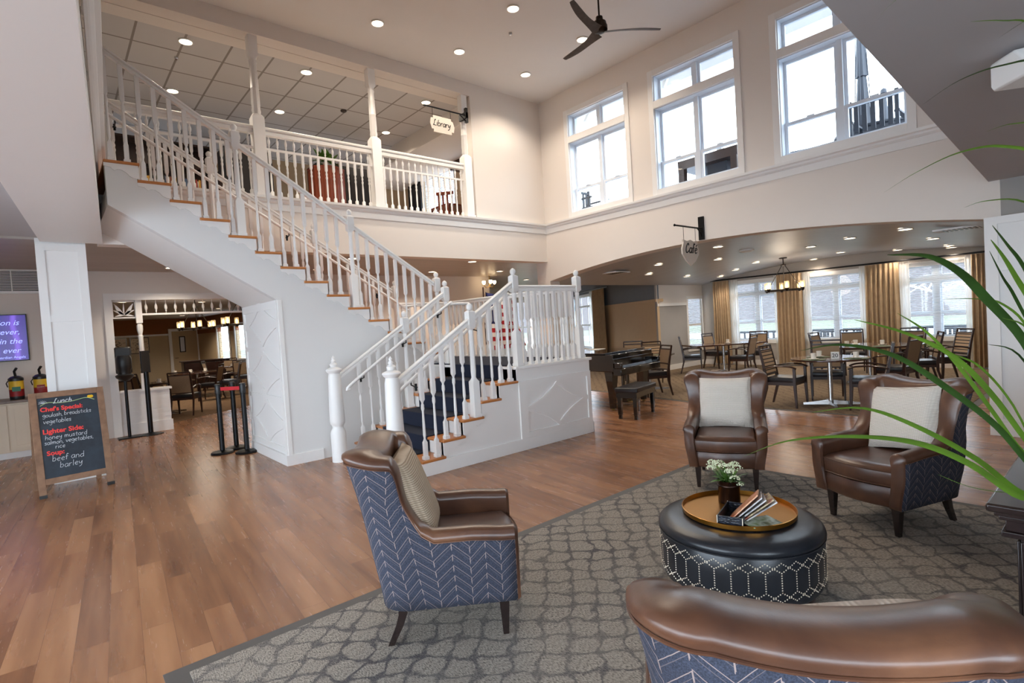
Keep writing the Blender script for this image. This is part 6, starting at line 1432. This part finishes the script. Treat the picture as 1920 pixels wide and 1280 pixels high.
# ------------------------------------------------------------------ flag
fg = thing('flag_stand', 'United States flag hanging from a dark pole behind the stair landing', 'flag', (7.3, 9.35, 0))
MB().lathe([(.16, 0), (.16, .03), (.04, .06)], seg=20).build('base', 'black_metal', fg, smooth=40); MB().tube([(0, 0, .05), (0, 0, 2.45)], .016, 8).build('pole', 'dark_wood', fg, smooth=60)
mb = MB(); nu, nv = 40, 26; Hh = 1.3
for i in range(nu+1):
    for j in range(nv+1):
        u = i/nu; v = j/nv
        wv = .10*math.sin(u*2*PI*3.2+v*1.5)*(.35+u*.65); sag_ = .55*u*(1-.35*v)
        mb.v.append((.02+u*1.15*(1-.28*(1-v)), wv-.05, 2.35-v*Hh*(1-.15*u)-sag_*.45))
for i in range(nu):
    for j in range(nv):
        mb.f.append((i*(nv+1)+j, (i+1)*(nv+1)+j, (i+1)*(nv+1)+j+1, i*(nv+1)+j+1))
        mb.mi.append(2 if (i < 16 and j < 14) else ((j//2) % 2))
o = mb.build('cloth', ['red_flag', 'white_flag', 'blue_flag'], fg, smooth=80)
mb = MB()
for a in range(5):
    for b_ in range(4):
        i = 2+a*3; j = 2+b_*3; p = o.data.vertices[i*(nv+1)+j].co; mb.lathe([(.0005, 0), (.014, .0)], (0, 0, 0), 5, mtx=Matrix.Rotation(PI/2, 4, 'X')); k = len(mb.v)
        for q_ in range(k-10, k): v_ = mb.v[q_]; mb.v[q_] = (v_[0]+p.x, v_[1]+p.y-.006, v_[2]+p.z)
mb.build('stars', 'white_flag', fg)
# brass wall light and floor lamp in the hall
wl = thing('brass_ceiling_fixture', 'small brass light fixture under the board ceiling behind the stair newel', 'light fixture', (9.3, 11.6, 2.7)); MB().tube([(0, 0, 0), (0, 0, H1+.06-2.7)], .012, 6).build('stem', 'brass', wl)
for k in range(3): a = k*2.1; MB().tube(catmull([(0, 0, 0), (.1*math.cos(a), .1*math.sin(a), -.05), (.17*math.cos(a), .17*math.sin(a), .04)], 4), .01, 6).build('arm', 'brass', wl); MB().lathe([(.02, 0), (.05, .05), (.045, .1)], (.17*math.cos(a), .17*math.sin(a), .04), 10).build('bulb_cup', 'bulb_glow', wl)
# ------------------------------------------------------------------ library furniture upstairs
cb = thing('curved_cabinet', 'tall cherry wood cabinet with reeded front behind the balcony railing', 'cabinet', (4.37, 10.3, H2))
mb = MB(); rs = []
prof = [(-.3, .25)]+[(-.3+.6*k/24, -.08-.14*math.sin(PI*k/24)+(.01 if k % 2 else 0)) for k in range(25)]+[(.3, .25)]
mb.rings([[(x, y, z) for x, y in prof] for z in (0.0, 1.1)]); mb.build('body', 'cherry_wood', cb); mb = MB(); mb.rings([[(x*1.03, y*1.05, z) for x, y in prof] for z in (1.1, 1.13)]); mb.build('top', 'cherry_wood', cb)
ip = thing('ivy_plant', 'bushy green plant standing on the cherry cabinet upstairs', 'plant', (4.37, 10.3, H2+1.13)); MB().lathe([(.06, 0), (.09, .1)], seg=14).build('pot', 'paper_white', ip)
for i in range(60):
    a = rnd.uniform(0, 2*PI); r = rnd.uniform(.08, .34); z = rnd.uniform(.02, .34); mb = MB(); leaf(mb, (r*.4*math.cos(a), r*.4*math.sin(a), .12), (r*math.cos(a), r*math.sin(a), z), .035); mb.build('leaf', 'herb_leaf', ip)
def armoire(x, y, w_, h_, lab_, name='bookcase', m_='dark_wood', shelves=4, cat='bookcase'):
    t = thing(name, lab_, cat, (x, y, H2)); d = .35
    MB().bx(-w_/2, w_/2, d/2-.02, d/2, 0, h_).build('back_panel', m_, t)
    for s_ in (-1, 1): MB().bx(s_*w_/2-.02, s_*w_/2+.02, -d/2, d/2, 0, h_).build('side_panel', m_, t)
    for k in range(shelves+1): MB().bx(-w_/2, w_/2, -d/2, d/2, k*(h_-.04)/shelves, k*(h_-.04)/shelves+.035).build('shelf', m_, t)
    return t
def books(x0, x1, y, z, lab_, h=.24):
    x = x0; i = 0
    while x < x1-.05:
        w_ = rnd.uniform(.022, .05); hh = h*rnd.uniform(.8, 1.05)
        o = MB().bx(0, w_, -.08, .08, 0, hh).build('book', 'book_cover_'+rnd.choice('abcdefgh'), None); o.location = (x, y, z)
        tag(o, lab_, 'book', 'books on the '+lab_.split(' the ')[-1]); x += w_+.004; i += 1
armoire(.2, 13.2, 1.5, 2.1, 'tall dark bookcase behind the left balcony railing'); armoire(1.95, 12.6, 1.7, 1.9, 'dark bookcase left of the first balcony post'); armoire(3.3, 13.6, 1.2, 1.7, 'dark shelf unit left of the cherry cabinet')
for k in (0, 1, 2): books(1.2, 2.7, 12.55, H2+k*(1.9-.04)/4+.035, 'book on the dark bookcase left of the first balcony post')
tv2 = thing('dark_armoire', 'large black armoire right of the cherry cabinet behind the railing', 'armoire', (5.55, 12.2, H2)); MB().bx(-.75, .75, -.3, .3, 0, 1.75).build('body', 'black_vinyl', tv2, bevel=.01)
for x in (-.37, .37): MB().bx(x-.35, x+.35, -.32, -.3, .05, 1.7).build('door', 'black_vinyl', tv2, bevel=.005)
lc = thing('dark_cabinet', 'tall black cabinet behind the second railing section, left', 'cabinet', (3.25, 11.7, H2)); MB().bx(-.45, .45, -.25, .25, 0, 1.65).build('body', 'black_vinyl', lc, bevel=.01)
for x in (-.22, .22): MB().bx(x-.21, x+.21, -.27, -.25, .05, 1.6).build('door', 'black_vinyl', lc, bevel=.005)
drape(8.3, 13.2, 13.9, H2+.02, 5.85, 'curtain', 'black_vinyl', 'dark curtain beside the far upstairs window', 'curtain', None, folds=6, amp=.04)
v_ = thing('window_valance', 'dark wooden valance box above the upstairs window', 'valance', (8.2, 10.7, 5.62)); MB().bx(-.12, .18, -.7, .7, 0, .2).build('box', 'dark_wood', v_)
rt = thing('reading_table', 'red-brown wooden table upstairs behind the right end of the railing', 'table', (7.6, 10.6, H2)); MB().bx(-.5, .5, -.4, .4, .68, .72).build('tabletop', 'cherry_wood', rt, bevel=.006)
for x in (-.45, .45):
    for y in (-.35, .35): MB().lathe([(.02, 0), (.035, .3), (.025, .5), (.035, .68)], (x, y, 0), 10).build('leg', 'cherry_wood', rt)
for (x, y, a, lb_) in ((7.1, 10.2, 40, 'red-brown wooden chair in front of the upstairs reading table'), (8.0, 9.9, 100, 'red-brown wooden chair at the right end of the upstairs railing')):
    c_ = thing('wooden_chair', lb_, 'chair', (x, y, H2), math.radians(a), 'wooden chairs upstairs'); MB().bx(-.2, .2, -.2, .2, .42, .46).build('seat', 'cherry_wood', c_, bevel=.005)
    for sx_ in (-.17, .17):
        for sy_ in (-.17, .17): MB().bx(sx_-.018, sx_+.018, sy_-.018, sy_+.018, 0, .42).build('leg', 'cherry_wood', c_)
    for k in range(4): MB().bx(-.2, -.18, -.17+k*.1, -.13+k*.1, .46, .85).build('back_slat', 'cherry_wood', c_)
    MB().bx(-.21, -.17, -.2, .2, .85, .92).build('top_rail', 'cherry_wood', c_)
# ------------------------------------------------------------------ roof terrace outside the clerestory
DZ = 3.72
def patio_chair(x, y, a, lab_, h=1.1):
    t = thing('patio_chair', lab_, 'chair', (x, y, DZ), math.radians(a), 'slatted chairs on the roof terrace')
    for sg in (-1, 1):
        MB().bx(.22, .27, sg*.3-.025, sg*.3+.025, 0, .62).build('leg', 'slate_blue', t); MB().bx(-.3, -.25, sg*.3-.025, sg*.3+.025, 0, h).build('leg', 'slate_blue', t); MB().bx(-.3, .32, sg*.3-.035, sg*.3+.035, .62, .65).build('armrest', 'slate_blue', t)
    MB().bx(-.28, .28, -.3, .3, .4, .44).build('seat', 'slate_blue', t)
    for k in range(5): MB().bx(-.29, -.265, -.25+k*.11, -.19+k*.11, .46, h-.05).build('back_slat', 'slate_blue', t)
    MB().bx(-.3, -.26, -.28, .28, h-.09, h-.04).build('top_rail', 'slate_blue', t); return t
pc = patio_chair(9.8, 2.5, 0, 'slatted grey-blue patio chair with its back to the third high window', .95)
pc['label'] = 'slatted grey-blue patio chair with its back to the third high window'
dup(pc, (10.6, 3.95, DZ), math.radians(-75), 'patio chair mostly below the left part of the third high window')
dup(pc, (9.8, 8.3, DZ+.02), math.radians(-90), 'patio chair side-on in the lower left of the first high window')
um = thing('closed_umbrella', 'closed dark blue patio umbrella seen in the third high window', 'umbrella', (11.6, 3.2, DZ)); MB().lathe([(.25, 0), (.25, .05), (.05, .08)], seg=16).build('base', 'slate_blue', um); MB().tube([(0, 0, .05), (0, 0, 3.6)], .022, 8).build('pole', 'slate_blue', um)
mb = MB(); mb.rings([[(r*(1+.25*(k % 2))*math.cos(2*PI*k/12), r*(1+.25*(k % 2))*math.sin(2*PI*k/12), z) for k in range(12)] for z, r in ((.7, .05), (.8, .1), (1.5, .09), (2.0, .06), (2.01, .08), (3.3, .03))]); mb.build('folded_canopy', 'slate_blue', um)
for a in range(4): MB().tube([(.13*math.cos(a*1.57), .13*math.sin(a*1.57), 1.3), (.05*math.cos(a*1.57), .05*math.sin(a*1.57), 3.4)], .008, 5).build('rib', 'slate_blue', um)
u2 = thing('small_umbrella', 'second shorter closed umbrella right of the tall one on the terrace', 'umbrella', (12.6, 3.12, DZ)); MB().tube([(0, 0, 0), (0, 0, 1.9)], .03, 8).build('pole', 'slate_blue', u2); MB().lathe([(.08, .9), (.09, 1.1), (.05, 1.8), (.03, 1.88), (.06, 1.92), (.05, 1.99), (.001, 2.03)], seg=12).build('folded_canopy', 'slate_blue', u2)
pt = thing('round_patio_table', 'round grey patio table edge behind the slatted chair on the terrace', 'table', (10.75, 2.75, DZ)); MB().lathe([(.62, .68), (.65, .7), (.65, .73), (.0005, .73)], seg=28).build('tabletop', 'slate_blue', pt); MB().lathe([(.05, 0), (.05, .68)], seg=10).build('column', 'slate_blue', pt)
st2_ = thing('fire_table', 'dark wooden terrace table seen through the middle high window', 'table', (10.0, 5.2, DZ))
mb = MB(); mb.bx(-.45, .45, -.6, .6, .68, .85); mb.build('tabletop', 'dark_wood', st2_)
for x in (-.4, .4):
    for y in (-.53, .53): MB().bx(x-.06, x+.06, y-.06, y+.06, 0, .68).build('leg', 'dark_wood', st2_)
MB().rings([[(x, y, z) for x, y in ((-.25, -.3), (.25, -.3), (.25, .3), (-.25, .3))] for z in (.5, .68)]).build('shelf', 'slate_blue', st2_)
lt = thing('table_lantern', 'small lantern with finial on the terrace table', 'lantern', (9.95, 5.12, DZ+.85)); MB().bx(-.05, .05, -.05, .05, 0, .14).build('body', 'paper_white', lt); MB().lathe([(.06, .14), (.02, .2), (.03, .23), (.001, .26)], seg=10).build('finial', 'slate_blue', lt)
cu = tag(pillow_mesh(.6, .45, .12, 8).build('patio_cushion', 'slate_blue', None, smooth=70), 'grey cushion showing in the lower right of the first high window', 'cushion'); cu.location = (9.9, 7.32, DZ+.35); cu.rotation_euler = (0, math.radians(70), .3)
pt2 = thing('cushion_bench', 'low grey terrace bench under the cushion outside the first high window', 'bench', (9.9, 7.32, DZ)); MB().bx(-.35, .35, -.4, .4, .2, .33).build('seat', 'slate_blue', pt2)
for y in (-.33, .33): MB().bx(-.3, .3, y-.03, y+.03, 0, .2).build('leg', 'slate_blue', pt2)
# eave seen through the top lights
ev = thing('roof_eave', 'white roof eave seen through the top of the high windows', 'eave', (9.4, 4.6, 6.1)); MB().bx(-.6, .7, -4, 4.4, .25, .4).build('soffit_board', 'white_paint', ev)
for y in (-1.0, 1.05, 2.95): MB().prism([(-.5, -.3), (-.44, -.3), (-.1, .22), (-.16, .22)], 'xz', y-.04, y+.04).build('brace', 'white_paint', ev)
# ------------------------------------------------------------------ patio beyond the cafe windows
pf = thing('patio_fence', 'grey railing outside the cafe windows', 'railing', (18.6, 4, -.08))
MB().bx(-.04, .04, -6, 6, .85, .93).build('top_rail', 'slate_blue', pf); MB().bx(-.03, .03, -6, 6, .15, .2).build('bottom_rail', 'slate_blue', pf)
bmsh = MB().bx(-.02, .02, -.03, .03, .2, .85).mesh('picket', 0); bmsh.materials.append(M['slate_blue'])
for k in range(60): o = link('picket', bmsh, None, pf); o.location = (0, -6+k*.2, 0)
for (x, y, lb_) in ((17.4, 5.9, 'patio chair outside the middle cafe window, left'), (17.6, 5.0, 'patio chair outside the middle cafe window, right'), (17.3, 3.0, 'patio chair outside the right cafe window'), (17.4, 7.0, 'patio chair outside the left cafe window')):
    dup(pc, (x, y, -.08), math.radians(180), lb_, 'patio chairs outside the cafe windows')
pu = thing('open_umbrella_frame', 'white open umbrella frame outside the right cafe window', 'umbrella', (17.9, 3.4, -.08)); MB().tube([(0, 0, 0), (0, 0, 2.3)], .02, 8).build('pole', 'white_paint', pu)
for a in range(8):
    c_, s_ = math.cos(a*PI/4), math.sin(a*PI/4); MB().tube([(0, 0, 2.28), (1.2*c_, 1.2*s_, 1.85)], .018, 5).build('rib', 'white_paint', pu); MB().tube([(0, 0, 1.8), (.6*c_, .6*s_, 2.05)], .014, 5).build('strut', 'white_paint', pu)
for x, y, lb_ in ((7.6, 25.2, 'green shrub outside the left dining room window'), (7.4, 22.9, 'green shrub outside the right dining room window')):
    bm = bmesh.new(); bmesh.ops.create_icosphere(bm, subdivisions=4, radius=1.0)
    for v in bm.verts: v.co = v.co*(.95+rnd.uniform(-.12, .12)); v.co.z = v.co.z*1.1+.9
    me = bpy.data.meshes.new('garden_shrub'); bm.to_mesh(me); bm.free(); me.materials.append(M['herb_leaf']); o = link('garden_shrub', me); o.location = (x, y, -.25); tag(o, lb_, 'shrub', 'shrubs outside the dining room')
# wall sockets
for x, y, z, lb_, nrm in ((13.45, KY-.008, .42, 'white wall outlet on the grey cafe wall', 'y'), ):
    o = tag(MB().bx(x-.035, x+.035, y-.006, y, z-.06, z+.06).build('wall_outlet', 'paper_white', None), lb_, 'outlet')
